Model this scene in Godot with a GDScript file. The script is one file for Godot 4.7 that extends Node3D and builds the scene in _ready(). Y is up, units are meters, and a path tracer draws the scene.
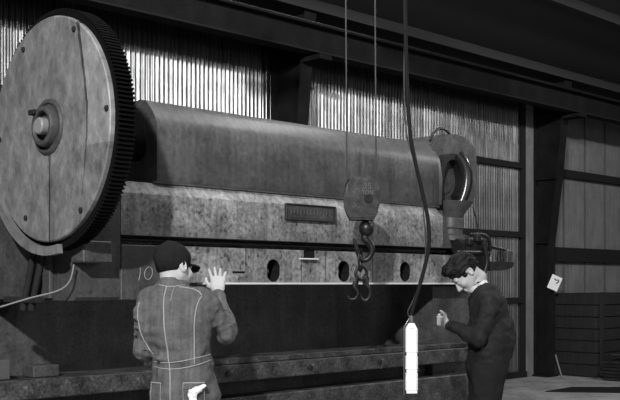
extends Node3D
# A plate-bending press in a steel-clad shop, two workers, a crane hook and a pendant station.
# World axes: X along the press (to the right and away), Y up, Z out of the press towards the aisle.

var M := {}
var used := {}

# ------------------------------------------------------------------ mesh builder
class MB:
	var v := PackedVector3Array()
	var n := PackedVector3Array()
	var uv := PackedVector2Array()
	var X := Transform3D.IDENTITY
	func put(a: Vector3, b: Vector3, c: Vector3, na: Vector3, nb: Vector3, nc: Vector3) -> void:
		a = X * a; b = X * b; c = X * c
		na = (X.basis * na).normalized(); nb = (X.basis * nb).normalized(); nc = (X.basis * nc).normalized()
		var g := (c - a).cross(b - a)
		if g.length_squared() < 1e-16:
			return
		if g.dot(na + nb + nc) < 0.0:
			v.append(a); v.append(c); v.append(b)
			n.append(na); n.append(nc); n.append(nb)
		else:
			v.append(a); v.append(b); v.append(c)
			n.append(na); n.append(nb); n.append(nc)
	func tri(a: Vector3, b: Vector3, c: Vector3, out: Vector3) -> void:
		var g := (c - a).cross(b - a).normalized()
		if g.dot(out) < 0.0:
			g = -g
		put(a, b, c, g, g, g)
	func quad(a: Vector3, b: Vector3, c: Vector3, d: Vector3, out: Vector3) -> void:
		tri(a, b, c, out); tri(a, c, d, out)
	func quadn(a: Vector3, b: Vector3, c: Vector3, d: Vector3, na: Vector3, nb: Vector3, nc: Vector3, nd: Vector3) -> void:
		put(a, b, c, na, nb, nc); put(a, c, d, na, nc, nd)
	# box with chamfered edges
	func box(c: Vector3, s: Vector3, b := 0.004) -> void:
		var h := s * 0.5
		b = minf(b, minf(h.x, minf(h.y, h.z)) * 0.8)
		var E := [Vector3.RIGHT, Vector3.UP, Vector3.BACK]
		for i in 3:
			var j := (i + 1) % 3
			var k := (i + 2) % 3
			var ej: Vector3 = E[j] * (h[j] - b)
			var ek: Vector3 = E[k] * (h[k] - b)
			for sg in [-1.0, 1.0]:
				var o: Vector3 = c + E[i] * (h[i] * sg)
				quad(o - ej - ek, o + ej - ek, o + ej + ek, o - ej + ek, E[i] * sg)
			if b > 0.0:
				for sj in [-1.0, 1.0]:
					for sk in [-1.0, 1.0]:
						var ii: Vector3 = E[i] * (h[i] - b)
						var p: Vector3 = c + E[j] * (h[j] * sj) + ek * sk
						var q: Vector3 = c + ej * sj + E[k] * (h[k] * sk)
						quad(p - ii, p + ii, q + ii, q - ii, E[j] * sj + E[k] * sk)
		if b > 0.0:
			for sx in [-1.0, 1.0]:
				for sy in [-1.0, 1.0]:
					for sz in [-1.0, 1.0]:
						var q := Vector3(sx, sy, sz)
						var w := (h - Vector3(b, b, b)) * q
						tri(c + w + Vector3(b * sx, 0, 0), c + w + Vector3(0, b * sy, 0), c + w + Vector3(0, 0, b * sz), q)
	# profile of (radius, height) about the local Y axis
	func lathe(pr: Array, segs := 24, soft := false) -> void:
		var nn := []
		for i in pr.size() - 1:
			var d: Vector2 = pr[i + 1] - pr[i]
			nn.append(Vector2(d.y, -d.x).normalized())
		for i in pr.size() - 1:
			var n0: Vector2 = nn[i]
			var n1: Vector2 = nn[i]
			if soft:
				if i > 0:
					n0 = (nn[i] + nn[i - 1]).normalized()
				if i < nn.size() - 1:
					n1 = (nn[i] + nn[i + 1]).normalized()
			for k in segs:
				var a := TAU * k / segs
				var b := TAU * (k + 1) / segs
				var ca := Vector3(cos(a), 0, sin(a))
				var cb := Vector3(cos(b), 0, sin(b))
				var p: Vector2 = pr[i]
				var q: Vector2 = pr[i + 1]
				var P := ca * p.x + Vector3.UP * p.y
				var Q := ca * q.x + Vector3.UP * q.y
				var R := cb * q.x + Vector3.UP * q.y
				var S := cb * p.x + Vector3.UP * p.y
				quadn(P, Q, R, S, ca * n0.x + Vector3.UP * n0.y, ca * n1.x + Vector3.UP * n1.y, cb * n1.x + Vector3.UP * n1.y, cb * n0.x + Vector3.UP * n0.y)
	func tube(pts: Array, r0: float, r1 := -1.0, segs := 8, closed := false) -> void:
		if r1 < 0.0:
			r1 = r0
		var m := pts.size()
		var fr := []
		var up := Vector3.UP
		for i in m:
			var t: Vector3
			if closed:
				t = (pts[(i + 1) % m] - pts[(i + m - 1) % m]).normalized()
			else:
				t = (pts[mini(i + 1, m - 1)] - pts[maxi(i - 1, 0)]).normalized()
			if i == 0 and absf(t.y) > 0.9:
				up = Vector3.RIGHT
			var s := t.cross(up).normalized()
			if s.length_squared() < 0.1:
				s = t.cross(Vector3.BACK).normalized()
			up = s.cross(t).normalized()
			fr.append([s, up, t])
		var last := m if closed else m - 1
		for i in last:
			var j := (i + 1) % m
			var ra := lerpf(r0, r1, float(i) / maxf(1, m - 1))
			var rb := lerpf(r0, r1, float(j) / maxf(1, m - 1))
			for k in segs:
				var a := TAU * k / segs
				var b := TAU * (k + 1) / segs
				var na: Vector3 = fr[i][0] * cos(a) + fr[i][1] * sin(a)
				var nb: Vector3 = fr[i][0] * cos(b) + fr[i][1] * sin(b)
				var ma: Vector3 = fr[j][0] * cos(a) + fr[j][1] * sin(a)
				var mb: Vector3 = fr[j][0] * cos(b) + fr[j][1] * sin(b)
				quadn(pts[i] + na * ra, pts[j] + ma * rb, pts[j] + mb * rb, pts[i] + nb * ra, na, ma, mb, nb)
		if not closed:
			for e in [0, m - 1]:
				var r := r0 if e == 0 else r1
				var out: Vector3 = fr[e][2] * (-1.0 if e == 0 else 1.0)
				for k in segs:
					var a := TAU * k / segs
					var b := TAU * (k + 1) / segs
					tri(pts[e], pts[e] + (fr[e][0] * cos(a) + fr[e][1] * sin(a)) * r, pts[e] + (fr[e][0] * cos(b) + fr[e][1] * sin(b)) * r, out)
	# polygon in the local XY plane, from z = d0 to z = d1
	func extrude(poly: PackedVector2Array, d0: float, d1: float, soft := 0.75) -> void:
		var m := poly.size()
		var area := 0.0
		for i in m:
			area += poly[i].cross(poly[(i + 1) % m])
		var sg := 1.0 if area > 0.0 else -1.0
		var en := []
		for i in m:
			var d := poly[(i + 1) % m] - poly[i]
			en.append(Vector2(d.y, -d.x).normalized() * sg)
		for i in m:
			var j := (i + 1) % m
			var e: Vector2 = en[i]
			var e0: Vector2 = e
			var e1: Vector2 = e
			var pv: Vector2 = en[(i + m - 1) % m]
			var nx: Vector2 = en[j]
			if pv.dot(e) > soft:
				e0 = (pv + e).normalized()
			if nx.dot(e) > soft:
				e1 = (nx + e).normalized()
			var a := Vector3(poly[i].x, poly[i].y, d0)
			var b := Vector3(poly[j].x, poly[j].y, d0)
			var c := Vector3(poly[j].x, poly[j].y, d1)
			var dd := Vector3(poly[i].x, poly[i].y, d1)
			var n0 := Vector3(e0.x, e0.y, 0)
			var n1 := Vector3(e1.x, e1.y, 0)
			quadn(a, b, c, dd, n0, n1, n1, n0)
		var t := Geometry2D.triangulate_polygon(poly)
		for i in range(0, t.size(), 3):
			var a2 := poly[t[i]]
			var b2 := poly[t[i + 1]]
			var c2 := poly[t[i + 2]]
			for z in [d0, d1]:
				tri(Vector3(a2.x, a2.y, z), Vector3(b2.x, b2.y, z), Vector3(c2.x, c2.y, z), Vector3(0, 0, signf(z - (d0 + d1) * 0.5)))
	func mesh() -> ArrayMesh:
		var arr := []
		arr.resize(Mesh.ARRAY_MAX)
		arr[Mesh.ARRAY_VERTEX] = v
		arr[Mesh.ARRAY_NORMAL] = n
		if uv.size() == v.size() and uv.size() > 0:
			arr[Mesh.ARRAY_TEX_UV] = uv
		var m := ArrayMesh.new()
		m.add_surface_from_arrays(Mesh.PRIMITIVE_TRIANGLES, arr)
		return m

# ------------------------------------------------------------------ distance field, meshed as surface nets
class Field:
	var o: Vector3
	var h: float
	var nx: int
	var ny: int
	var nz: int
	var d := PackedFloat32Array()
	func _init(lo: Vector3, hi: Vector3, cell: float) -> void:
		o = lo
		h = cell
		nx = int((hi.x - lo.x) / cell) + 2
		ny = int((hi.y - lo.y) / cell) + 2
		nz = int((hi.z - lo.z) / cell) + 2
		d.resize(nx * ny * nz)
		d.fill(0.25)
	func span(lo: Vector3, hi: Vector3) -> Array:
		var a := ((lo - o) / h).floor()
		var b := ((hi - o) / h).ceil()
		return [clampi(int(a.x), 0, nx - 1), clampi(int(b.x), 0, nx - 1), clampi(int(a.y), 0, ny - 1), clampi(int(b.y), 0, ny - 1), clampi(int(a.z), 0, nz - 1), clampi(int(b.z), 0, nz - 1)]
	# tapered capsule; fx, fz flatten it
	func cap(a: Vector3, b: Vector3, ra: float, rb: float, k := 0.03, fx := 1.0, fz := 1.0) -> void:
		var r := maxf(ra, rb) / minf(1.0, minf(fx, fz)) + 0.05
		var R := Vector3(r, r, r)
		var w := span(a.min(b) - R, a.max(b) + R)
		var ab := b - a
		var l2 := maxf(ab.length_squared(), 1e-9)
		for z in range(w[4], w[5] + 1):
			for y in range(w[2], w[3] + 1):
				var at := (z * ny + y) * nx
				for x in range(w[0], w[1] + 1):
					var p := o + Vector3(x, y, z) * h - a
					var t := clampf(p.dot(ab) / l2, 0.0, 1.0)
					var q := p - ab * t
					q.x *= fx
					q.z *= fz
					var e := q.length() - lerpf(ra, rb, t)
					var c := d[at + x]
					var s := maxf(k - absf(c - e), 0.0)
					d[at + x] = minf(c, e) - s * s * 0.25 / k
	func ell(c0: Vector3, r: Vector3, k := 0.02, B := Basis.IDENTITY, sub := false) -> void:
		var m := maxf(r.x, maxf(r.y, r.z)) + 0.04
		var R := Vector3(m, m, m)
		var w := span(c0 - R, c0 + R)
		var I := B.inverse()
		for z in range(w[4], w[5] + 1):
			for y in range(w[2], w[3] + 1):
				var at := (z * ny + y) * nx
				for x in range(w[0], w[1] + 1):
					var p := I * (o + Vector3(x, y, z) * h - c0)
					var u := p / r
					var k0 := u.length()
					var e := k0 * (k0 - 1.0) / maxf((u / r).length(), 1e-6)
					var c := d[at + x]
					if sub:
						e = -e
						var s2 := maxf(k - absf(c - e), 0.0)
						d[at + x] = maxf(c, e) + s2 * s2 * 0.25 / k
					else:
						var s := maxf(k - absf(c - e), 0.0)
						d[at + x] = minf(c, e) - s * s * 0.25 / k
	# keep only the side of a plane where n.p < off
	func cut(n: Vector3, off: float) -> void:
		for z in nz:
			for y in ny:
				var at := (z * ny + y) * nx
				for x in nx:
					d[at + x] = maxf(d[at + x], n.dot(o + Vector3(x, y, z) * h) - off)
	func rough(f: FastNoiseLite, amp: float, sc := Vector3.ONE) -> void:
		for z in nz:
			for y in ny:
				var at := (z * ny + y) * nx
				for x in nx:
					if absf(d[at + x]) < 0.05:
						var p := (o + Vector3(x, y, z) * h) * sc
						d[at + x] += amp * f.get_noise_3dv(p)
	func at_point(p: Vector3) -> float:
		var q := (p - o) / h
		var x := clampi(int(q.x), 0, nx - 2)
		var y := clampi(int(q.y), 0, ny - 2)
		var z := clampi(int(q.z), 0, nz - 2)
		var f := q - Vector3(x, y, z)
		var r := 0.0
		for i in 8:
			var ix := i & 1
			var iy := (i >> 1) & 1
			var iz := i >> 2
			r += d[((z + iz) * ny + y + iy) * nx + x + ix] * (f.x if ix else 1.0 - f.x) * (f.y if iy else 1.0 - f.y) * (f.z if iz else 1.0 - f.z)
		return r
	# first surface met from p along dir
	func hit(p: Vector3, dir: Vector3) -> Vector3:
		for i in 400:
			var e := at_point(p)
			if e < 0.001:
				return p
			p += dir * maxf(0.0015, minf(e * 0.5, 0.02))
		return Vector3.INF
	func net(mb: MB) -> void:
		var ids := {}
		var P := PackedVector3Array()
		var N := PackedVector3Array()
		var off := [0, 1, nx, nx + 1, nx * ny, nx * ny + 1, nx * ny + nx, nx * ny + nx + 1]
		var cor := [Vector3(0, 0, 0), Vector3(1, 0, 0), Vector3(0, 1, 0), Vector3(1, 1, 0), Vector3(0, 0, 1), Vector3(1, 0, 1), Vector3(0, 1, 1), Vector3(1, 1, 1)]
		var edges := [[0, 1], [2, 3], [4, 5], [6, 7], [0, 2], [1, 3], [4, 6], [5, 7], [0, 4], [1, 5], [2, 6], [3, 7]]
		for z in nz - 1:
			for y in ny - 1:
				var at := (z * ny + y) * nx
				for x in nx - 1:
					if absf(d[at + x]) > 3.6 * h:
						continue
					var i0 := at + x
					var mask := 0
					for c in 8:
						if d[i0 + off[c]] < 0.0:
							mask |= 1 << c
					if mask == 0 or mask == 255:
						continue
					var s := Vector3.ZERO
					var m := 0
					for e in edges:
						var a: float = d[i0 + off[e[0]]]
						var b: float = d[i0 + off[e[1]]]
						if (a < 0.0) != (b < 0.0):
							s += cor[e[0]].lerp(cor[e[1]], a / (a - b))
							m += 1
					ids[i0] = P.size()
					P.append(o + (Vector3(x, y, z) + s / m) * h)
					var g := Vector3.ZERO
					for c in 8:
						g += (cor[c] - Vector3(0.5, 0.5, 0.5)) * d[i0 + off[c]]
					N.append(g.normalized())
		for i0 in ids:
			var x: int = i0 % nx
			var y: int = (i0 / nx) % ny
			var z: int = i0 / (nx * ny)
			var a := d[i0] < 0.0
			if x < nx - 1 and y > 0 and z > 0 and a != (d[i0 + 1] < 0.0):
				_q(mb, P, N, ids, i0, i0 - nx, i0 - nx - nx * ny, i0 - nx * ny)
			if y < ny - 1 and x > 0 and z > 0 and a != (d[i0 + nx] < 0.0):
				_q(mb, P, N, ids, i0, i0 - 1, i0 - 1 - nx * ny, i0 - nx * ny)
			if z < nz - 1 and x > 0 and y > 0 and a != (d[i0 + nx * ny] < 0.0):
				_q(mb, P, N, ids, i0, i0 - 1, i0 - 1 - nx, i0 - nx)
	func _q(mb: MB, P: PackedVector3Array, N: PackedVector3Array, ids: Dictionary, a: int, b: int, c: int, e: int) -> void:
		if ids.has(b) and ids.has(c) and ids.has(e):
			var i: int = ids[a]
			var j: int = ids[b]
			var k: int = ids[c]
			var l: int = ids[e]
			mb.quadn(P[i], P[j], P[k], P[l], N[i], N[j], N[k], N[l])

# ------------------------------------------------------------------ scene helpers
func numbered(called: String) -> String:
	if not used.has(called):
		used[called] = 0
		return called
	used[called] += 1
	return "%s_%03d" % [called, used[called]]

func part(mb: MB, called: String, m: Material, parent: Node3D, label := "") -> MeshInstance3D:
	var o := MeshInstance3D.new()
	o.mesh = mb.mesh()
	o.name = called
	o.material_override = m
	o.cast_shadow = GeometryInstance3D.SHADOW_CASTING_SETTING_ON
	parent.add_child(o, true)
	if label:
		o.set_meta("label", label)
	return o

func again(src: MeshInstance3D, at: Vector3, parent: Node3D, rot := Vector3.ZERO) -> MeshInstance3D:
	var o := MeshInstance3D.new()
	o.mesh = src.mesh
	o.material_override = src.material_override
	o.name = src.name
	parent.add_child(o, true)
	o.position = at
	o.rotation = rot
	return o

func thing(called: String, label: String, category: String, at := Vector3.ZERO, group := "") -> Node3D:
	var o := Node3D.new()
	o.name = numbered(called)
	add_child(o)
	o.position = at
	o.set_meta("label", label)
	o.set_meta("category", category)
	if group:
		o.set_meta("group", group)
	return o

func setting(called: String, label := "") -> Node3D:
	var o := Node3D.new()
	o.name = numbered(called)
	add_child(o)
	o.set_meta("kind", "structure")
	if label:
		o.set_meta("label", label)
	return o

func noise(sd: int, fr: float, oct := 3, type := FastNoiseLite.TYPE_SIMPLEX_SMOOTH) -> FastNoiseLite:
	var f := FastNoiseLite.new()
	f.seed = sd
	f.frequency = fr
	f.noise_type = type
	f.fractal_octaves = oct
	return f

# grey texture: base tone, coarse blotches, fine grain, light and dark chips, vertical runs
func grunge(sd: int, base: float, coarse: float, fine: float, light := 0.0, dark := 0.0, runs := 0.0, size := 512) -> ImageTexture:
	var a := noise(sd, 0.008, 4).get_seamless_image(size, size).get_data()
	var b := noise(sd + 1, 0.06, 3).get_seamless_image(size, size).get_data()
	var c := noise(sd + 2, 0.035, 4).get_seamless_image(size, size).get_data()
	var out := PackedByteArray()
	out.resize(size * size * 3)
	var streak := noise(sd + 3, 0.05, 3)
	for y in size:
		for x in size:
			var i := y * size + x
			var fa := a[i] / 255.0 - 0.5
			var fb := b[i] / 255.0 - 0.5
			var fc := c[i] / 255.0
			var t := base + fa * coarse + fb * fine
			if runs > 0.0:
				t += runs * streak.get_noise_2d(x * 1.0, y * 0.06)
			if light > 0.0 and fc > 0.70:
				t += light * minf(1.0, (fc - 0.70) * 14.0) * (0.5 + fb)
			if dark > 0.0 and fc < 0.30:
				t -= dark * minf(1.0, (0.30 - fc) * 14.0) * (0.7 - fb)
			var q := clampi(int(t * 255.0), 0, 255)
			out[i * 3] = q
			out[i * 3 + 1] = q
			out[i * 3 + 2] = q
	return ImageTexture.create_from_image(Image.create_from_data(size, size, false, Image.FORMAT_RGB8, out))

func plain(tone: float, rough: float, metal := 0.0, spec := 0.5) -> StandardMaterial3D:
	var m := StandardMaterial3D.new()
	m.albedo_color = Color(tone, tone, tone)
	m.roughness = rough
	m.metallic = metal
	m.metallic_specular = spec
	return m

func textured(tex: Texture2D, scale: float, rough: float, metal := 0.0, spec := 0.5) -> StandardMaterial3D:
	var m := StandardMaterial3D.new()
	m.albedo_texture = tex
	m.uv1_triplanar = true
	m.uv1_scale = Vector3(scale, scale, scale)
	m.roughness = rough
	m.metallic = metal
	m.metallic_specular = spec
	return m

func materials() -> void:
	M.paint = textured(grunge(11, 0.47, 0.26, 0.24, 0.12, 0.22, 0.09), 0.9, 0.55)          # worn cream paint of the ram
	M.cover = textured(grunge(21, 0.30, 0.13, 0.10, 0.06, 0.05, 0.05), 0.6, 0.5)             # cover, darker, scuffed
	M.frame = textured(grunge(31, 0.26, 0.10, 0.08, 0.05, 0.06, 0.03), 0.9, 0.6)
	M.bed = textured(grunge(41, 0.22, 0.18, 0.20, 0.14, 0.12, 0.0), 1.3, 0.55)
	M.black = textured(grunge(51, 0.18, 0.06, 0.04), 0.9, 0.8, 0.0, 0.15)                                # greasy black steel
	M.guard = textured(grunge(35, 0.42, 0.14, 0.08), 1.5, 0.55)
	M.polished = plain(0.25, 0.25, 0.7)
	M.gear = plain(0.08, 0.8, 0.0, 0.08)
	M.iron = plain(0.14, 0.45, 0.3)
	M.steel = plain(0.55, 0.3, 0.7)
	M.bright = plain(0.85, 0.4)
	M.sheet = textured(grunge(61, 0.40, 0.14, 0.05, 0.0, 0.0, 0.16), 0.5, 0.33, 0.9)         # galvanised sheet
	M.panel = textured(grunge(65, 0.46, 0.08, 0.05, 0.0, 0.0, 0.05), 0.5, 0.6)
	M.girt = plain(0.15, 0.8, 0.0, 0.2)
	M.trim = plain(0.30, 0.6)
	M.column = textured(grunge(71, 0.13, 0.04, 0.02), 0.5, 0.9, 0.0, 0.1)
	M.roof = plain(0.25, 0.95, 0.0, 0.1)
	M.floor = textured(grunge(81, 0.60, 0.18, 0.10, 0.05, 0.10), 0.25, 0.8)
	M.concrete = plain(0.25, 0.9)
	M.hook = textured(grunge(91, 0.17, 0.14, 0.12, 0.10, 0.05), 3.0, 0.38, 0.6)
	M.rope = plain(0.24, 0.5, 0.4)
	M.chalk = plain(0.60, 0.95)
	M.letter = plain(0.36, 0.8)
	M.white = plain(0.95, 0.45)
	M.rubber = plain(0.09, 0.7, 0.0, 0.3)
	M.hose = plain(0.50, 0.6)
	M.denim = textured(grunge(101, 0.36, 0.10, 0.06, 0.04, 0.04, 0.06, 256), 3.0, 0.95, 0.0, 0.2)
	M.thread = plain(0.62, 0.95, 0.0, 0.2)
	M.skin = plain(0.70, 0.6, 0.0, 0.4)
	M.cap = plain(0.13, 0.9, 0.0, 0.2)
	M.hair = plain(0.08, 0.6, 0.0, 0.3)
	M.jacket = textured(grunge(111, 0.14, 0.05, 0.04, 0.03, 0.0, 0.0, 256), 3.0, 0.75, 0.0, 0.3)
	M.trousers = plain(0.14, 0.95, 0.0, 0.2)
	M.shirt = plain(0.80, 0.9, 0.0, 0.2)
	M.boot = plain(0.07, 0.5)
	M.paper = plain(0.92, 0.9)
	M.wood = textured(grunge(121, 0.12, 0.03, 0.05, 0.0, 0.0, 0.05), 0.8, 0.8)
	M.rag = plain(0.88, 0.95, 0.0, 0.2)
	M.lamp = plain(0.5, 0.4, 0.3)
	var glow := plain(0.9, 0.5)
	glow.emission_enabled = true
	glow.emission = Color.WHITE
	glow.emission_energy_multiplier = 3.0
	M.glow = glow
	var fill_mat := plain(0.8, 0.3)  # glow of the panes added as fill
	fill_mat.emission_enabled = true
	fill_mat.emission = Color.WHITE
	fill_mat.emission_energy_multiplier = 0.3
	M.fill_glow = fill_mat

const RX := Vector3(0, 0, 0)

# basis that lays an extrusion's XY polygon in world (z, y), extruded along world X
func along_x() -> Transform3D:
	return Transform3D(Basis(Vector3(0, 0, 1), Vector3(0, 1, 0), Vector3(1, 0, 0)), Vector3.ZERO)

# basis that turns a lathe's Y axis to point along -X
func lathe_x(at: Vector3) -> Transform3D:
	return Transform3D(Basis(Vector3(0, 0, 1), Vector3(-1, 0, 0), Vector3(0, -1, 0)), at)

func _ready() -> void:
	# ---- camera: a shifted lens, level, so the uprights stay upright
	var cam := Camera3D.new()
	cam.name = "camera"
	add_child(cam)
	cam.position = Vector3(-4.10, 1.60, 5.22)
	cam.rotation.y = atan2(-0.70007, 0.71407)
	cam.set_frustum(0.04, Vector2(0, 0.0084), 0.1, 80.0)
	cam.current = true
	var we := WorldEnvironment.new()
	we.name = "world_environment"
	var env := Environment.new()
	env.background_mode = Environment.BG_COLOR
	env.background_color = Color(0, 0, 0)
	env.tonemap_mode = Environment.TONE_MAPPER_LINEAR
	env.tonemap_exposure = 1.0
	env.sdfgi_enabled = true
	env.ssao_enabled = true
	env.ssil_enabled = true
	we.environment = env
	add_child(we)
	materials()
	# ---- light: one flood lamp high behind the photographer, and a row of dim shop lamps
	flood_lamp(Vector3(-8.5, 7.0, 7.2), Vector3(2.6, 1.2, -1.0), 185.0, 31.0)
	shop_lamp(Vector3(-0.3, 5.2, 0.0), 4.0, "shop lamp with wide shade hung above the gear end of the press")
	shop_lamp(Vector3(2.6, 5.2, 0.0), 4.0, "shop lamp with wide shade hung above the far end of the press")
	shop_lamp(Vector3(9.0, 6.2, 2.5), 20.0, "shop lamp with wide white shade hung towards the far end wall")
	# added fill light, set as a made-up window band behind the photographer
	var added_fill := AreaLight3D.new()
	added_fill.name = "added_fill_light"
	add_child(added_fill)
	added_fill.position = Vector3(1.0, 3.6, 10.02)
	added_fill.area_size = Vector2(14.0, 2.4)
	added_fill.area_range = 60.0
	added_fill.light_energy = 10.0
	added_fill.shadow_enabled = true
	# ---- setting, then things
	room()
	press()
	crane()
	pendant()
	worker_signalling()
	worker_bending()
	right_bay()

# ------------------------------------------------------------------ lamps
func flood_lamp(at: Vector3, aim: Vector3, energy: float, angle: float) -> void:
	var t := thing("flood_lamp", "flood lamp with a round reflector hung from the roof behind the photographer", "lamp", at)
	t.look_at_from_position(at, aim)
	var a := MB.new()
	a.X = Transform3D(Basis(Vector3.RIGHT, PI / 2), Vector3.ZERO)
	a.lathe([Vector2(0.0, 0.30), Vector2(0.10, 0.30), Vector2(0.13, 0.22), Vector2(0.20, 0.12), Vector2(0.27, 0.0), Vector2(0.26, 0.0), Vector2(0.19, 0.11), Vector2(0.12, 0.20), Vector2(0.0, 0.21)], 32, false)
	part(a, "reflector", M.lamp, t)
	var b := MB.new()
	b.X = Transform3D(Basis(Vector3.RIGHT, PI / 2), Vector3.ZERO)
	b.lathe([Vector2(0, 0.05), Vector2(0.19, 0.05), Vector2(0.19, 0.04), Vector2(0, 0.04)], 32)
	part(b, "lens", M.glow, t)
	var r := MB.new()
	r.X = t.transform.affine_inverse()
	r.tube([at + t.basis.z * 0.28, at + t.basis.z * 0.28 + Vector3(0, 0.25, 0), Vector3(at.x, 8.05, at.z + 0.2)], 0.02)
	part(r, "hanger", M.iron, t)
	var s := SpotLight3D.new()
	s.name = "flood_light"
	t.add_child(s)
	s.position = Vector3(0, 0, -0.02)
	s.light_energy = energy
	s.spot_angle = angle
	s.spot_angle_attenuation = 0.5
	s.spot_range = 40.0
	s.light_size = 0.18
	s.shadow_enabled = true

func shop_lamp(at: Vector3, energy: float, label: String) -> void:
	var t := thing("shop_lamp", label, "lamp", at)
	var a := MB.new()
	a.lathe([Vector2(0.0, 0.22), Vector2(0.06, 0.22), Vector2(0.08, 0.14), Vector2(0.22, 0.10), Vector2(0.30, 0.0), Vector2(0.29, 0.0), Vector2(0.21, 0.09), Vector2(0.0, 0.12)], 24)
	part(a, "shade", M.lamp, t)
	var b := MB.new()
	b.lathe([Vector2(0, 0.08), Vector2(0.05, 0.06), Vector2(0.06, 0.02), Vector2(0.0, -0.03)], 16, true)
	part(b, "bulb", M.glow, t)
	var r := MB.new()
	r.tube([Vector3(0, 0.2, 0), Vector3(0, roof_y(at.z) - at.y, 0)], 0.012)
	part(r, "cord", M.rubber, t)
	var l := OmniLight3D.new()
	l.name = "shop_light"
	t.add_child(l)
	l.position = Vector3(0, -0.08, 0)
	l.light_energy = energy
	l.omni_range = 40.0
	l.light_size = 0.2
	l.shadow_enabled = true

func roof_y(z: float) -> float:
	return 5.12 + 0.26 * (z + 4.6)

# ------------------------------------------------------------------ room
func room() -> void:
	var fl := setting("floor", "worn concrete shop floor")
	var a := MB.new()
	a.box(Vector3(5.5, -0.1, 2.6), Vector3(31, 0.2, 15.2), 0.0)
	part(a, "slab", M.floor, fl)
	# roof: a sloping deck with purlins
	var ce := setting("ceiling", "dark sloping roof deck with steel purlins")
	var rf := MB.new()
	rf.X = along_x()
	rf.extrude(PackedVector2Array([Vector2(-4.9, roof_y(-4.9)), Vector2(10.3, roof_y(10.3)), Vector2(10.3, roof_y(10.3) + 0.15), Vector2(-4.9, roof_y(-4.9) + 0.15)]), -10.0, 21.0)
	part(rf, "roof_deck", M.roof, ce)
	for i in 9:
		var z := -4.0 + i * 1.6
		var p := MB.new()
		p.box(Vector3(5.5, roof_y(z) - 0.07, z), Vector3(31, 0.14, 0.07), 0.0)
		part(p, "purlin", M.roof, ce)
	for wdef in [["wall_left", Vector3(-10.1, 4.4, 2.6), Vector3(0.2, 9.0, 15.2)], ["wall_right", Vector3(21.1, 4.4, 2.6), Vector3(0.2, 9.0, 15.2)], ["wall_front", Vector3(5.5, 4.4, 10.25), Vector3(31.4, 9.0, 0.2)]]:
		var w := setting(wdef[0], "plain dark shop wall")
		var b := MB.new()
		b.box(wdef[1], wdef[2], 0.0)
		part(b, "cladding", M.concrete, w)
	var win := setting("added_window_1", "added glowing band of panes for fill light in the wall behind the photographer")  # unseen, added only to lift the dark areas
	for i in 14:
		var g0 := MB.new()
		g0.box(Vector3(-5.5 + i, 3.6, 10.12), Vector3(0.94, 2.34, 0.01), 0.0)
		part(g0, "added_pane", M.fill_glow, win)
		var g1 := MB.new()
		g1.box(Vector3(-6.0 + i, 3.6, 10.11), Vector3(0.06, 2.46, 0.06), 0.0)
		part(g1, "added_mullion", M.girt, win)
	# back wall: corrugated sheets in the nearer bays, flat ribbed panels past the second column
	var wb := setting("wall_back", "corrugated galvanised sheet wall with dark girts")
	var bk := MB.new()
	bk.box(Vector3(5.5, 2.6, -4.72), Vector3(31, 5.3, 0.2), 0.0)
	part(bk, "backing", M.concrete, wb)
	var pitch := 0.0677
	var kinds := []
	var wv := RandomNumberGenerator.new()
	wv.seed = 77
	for kind in 4:
		var sh := MB.new()
		var ridge := []
		for i in 12:
			ridge.append(wv.randf_range(0.0110, 0.0150))
		var row := []
		for i in 81:
			var x := pitch * i / 8.0
			var am: float = lerpf(ridge[i / 8], ridge[i / 8 + 1], (i % 8) / 8.0)
			row.append(Vector2(x, am * cos(TAU * i / 8.0)))
		var nr := []
		for i in 81:
			var e: Vector2 = row[mini(i + 1, 80)] - row[maxi(i - 1, 0)]
			nr.append(Vector3(-e.y, 0, e.x).normalized())
		for i in 80:
			var p0: Vector2 = row[i]
			var p1: Vector2 = row[i + 1]
			sh.quadn(Vector3(p0.x, 0.03, p0.y), Vector3(p1.x, 0.03, p1.y), Vector3(p1.x, 5.05, p1.y), Vector3(p0.x, 5.05, p0.y), nr[i], nr[i + 1], nr[i + 1], nr[i])
		kinds.append(sh.mesh())
	for i in 31:
		var o := MeshInstance3D.new()
		o.name = "corrugated_sheet"
		o.mesh = kinds[(i * 7 + i / 3) % 4]
		o.material_override = M.sheet
		wb.add_child(o, true)
		o.position = Vector3(-10.0 + i * pitch * 10.0, 0, -4.53 + (0.003 if i % 2 else 0.0))
		o.rotation.y = wv.randf_range(-0.006, 0.006)
	# flat panels of the far bay
	for i in 12:
		var x := 11.17 + i * 0.735
		var p := MB.new()
		p.box(Vector3(x + 0.3675, 2.55, -4.55), Vector3(0.715, 5.0, 0.03), 0.008)
		part(p, "wall_panel", M.panel, wb)
		var rb := MB.new()
		rb.box(Vector3(x, 2.55, -4.535), Vector3(0.03, 5.0, 0.04), 0.004)
		part(rb, "panel_rib", M.trim, wb)
	# girts
	for g in [[-10.0, 10.5, 3.62, 0.10], [-10.0, 10.5, 2.44, 0.10], [-10.0, 10.5, 1.32, 0.10], [11.0, 20.9, 3.60, 0.14], [11.0, 20.9, 2.13, 0.26], [11.0, 20.9, 0.95, 0.14]]:
		var b := MB.new()
		b.box(Vector3((g[0] + g[1]) / 2, g[2], -4.47), Vector3(g[1] - g[0], g[3], 0.07), 0.006)
		part(b, "girt", M.girt, wb)
	var sb := MB.new()
	sb.box(Vector3(0.3, 0.05, -4.47), Vector3(20.6, 0.1, 0.07), 0.006)
	part(sb, "sill_channel", M.girt, wb)
	var ps := MB.new()
	ps.box(Vector3(10.53, 2.5, -4.485), Vector3(0.13, 5.0, 0.05), 0.006)
	part(ps, "post", M.girt, wb)
	var tp := MB.new()
	tp.box(Vector3(10.72, 2.5, -4.49), Vector3(0.25, 5.0, 0.05), 0.004)
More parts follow.
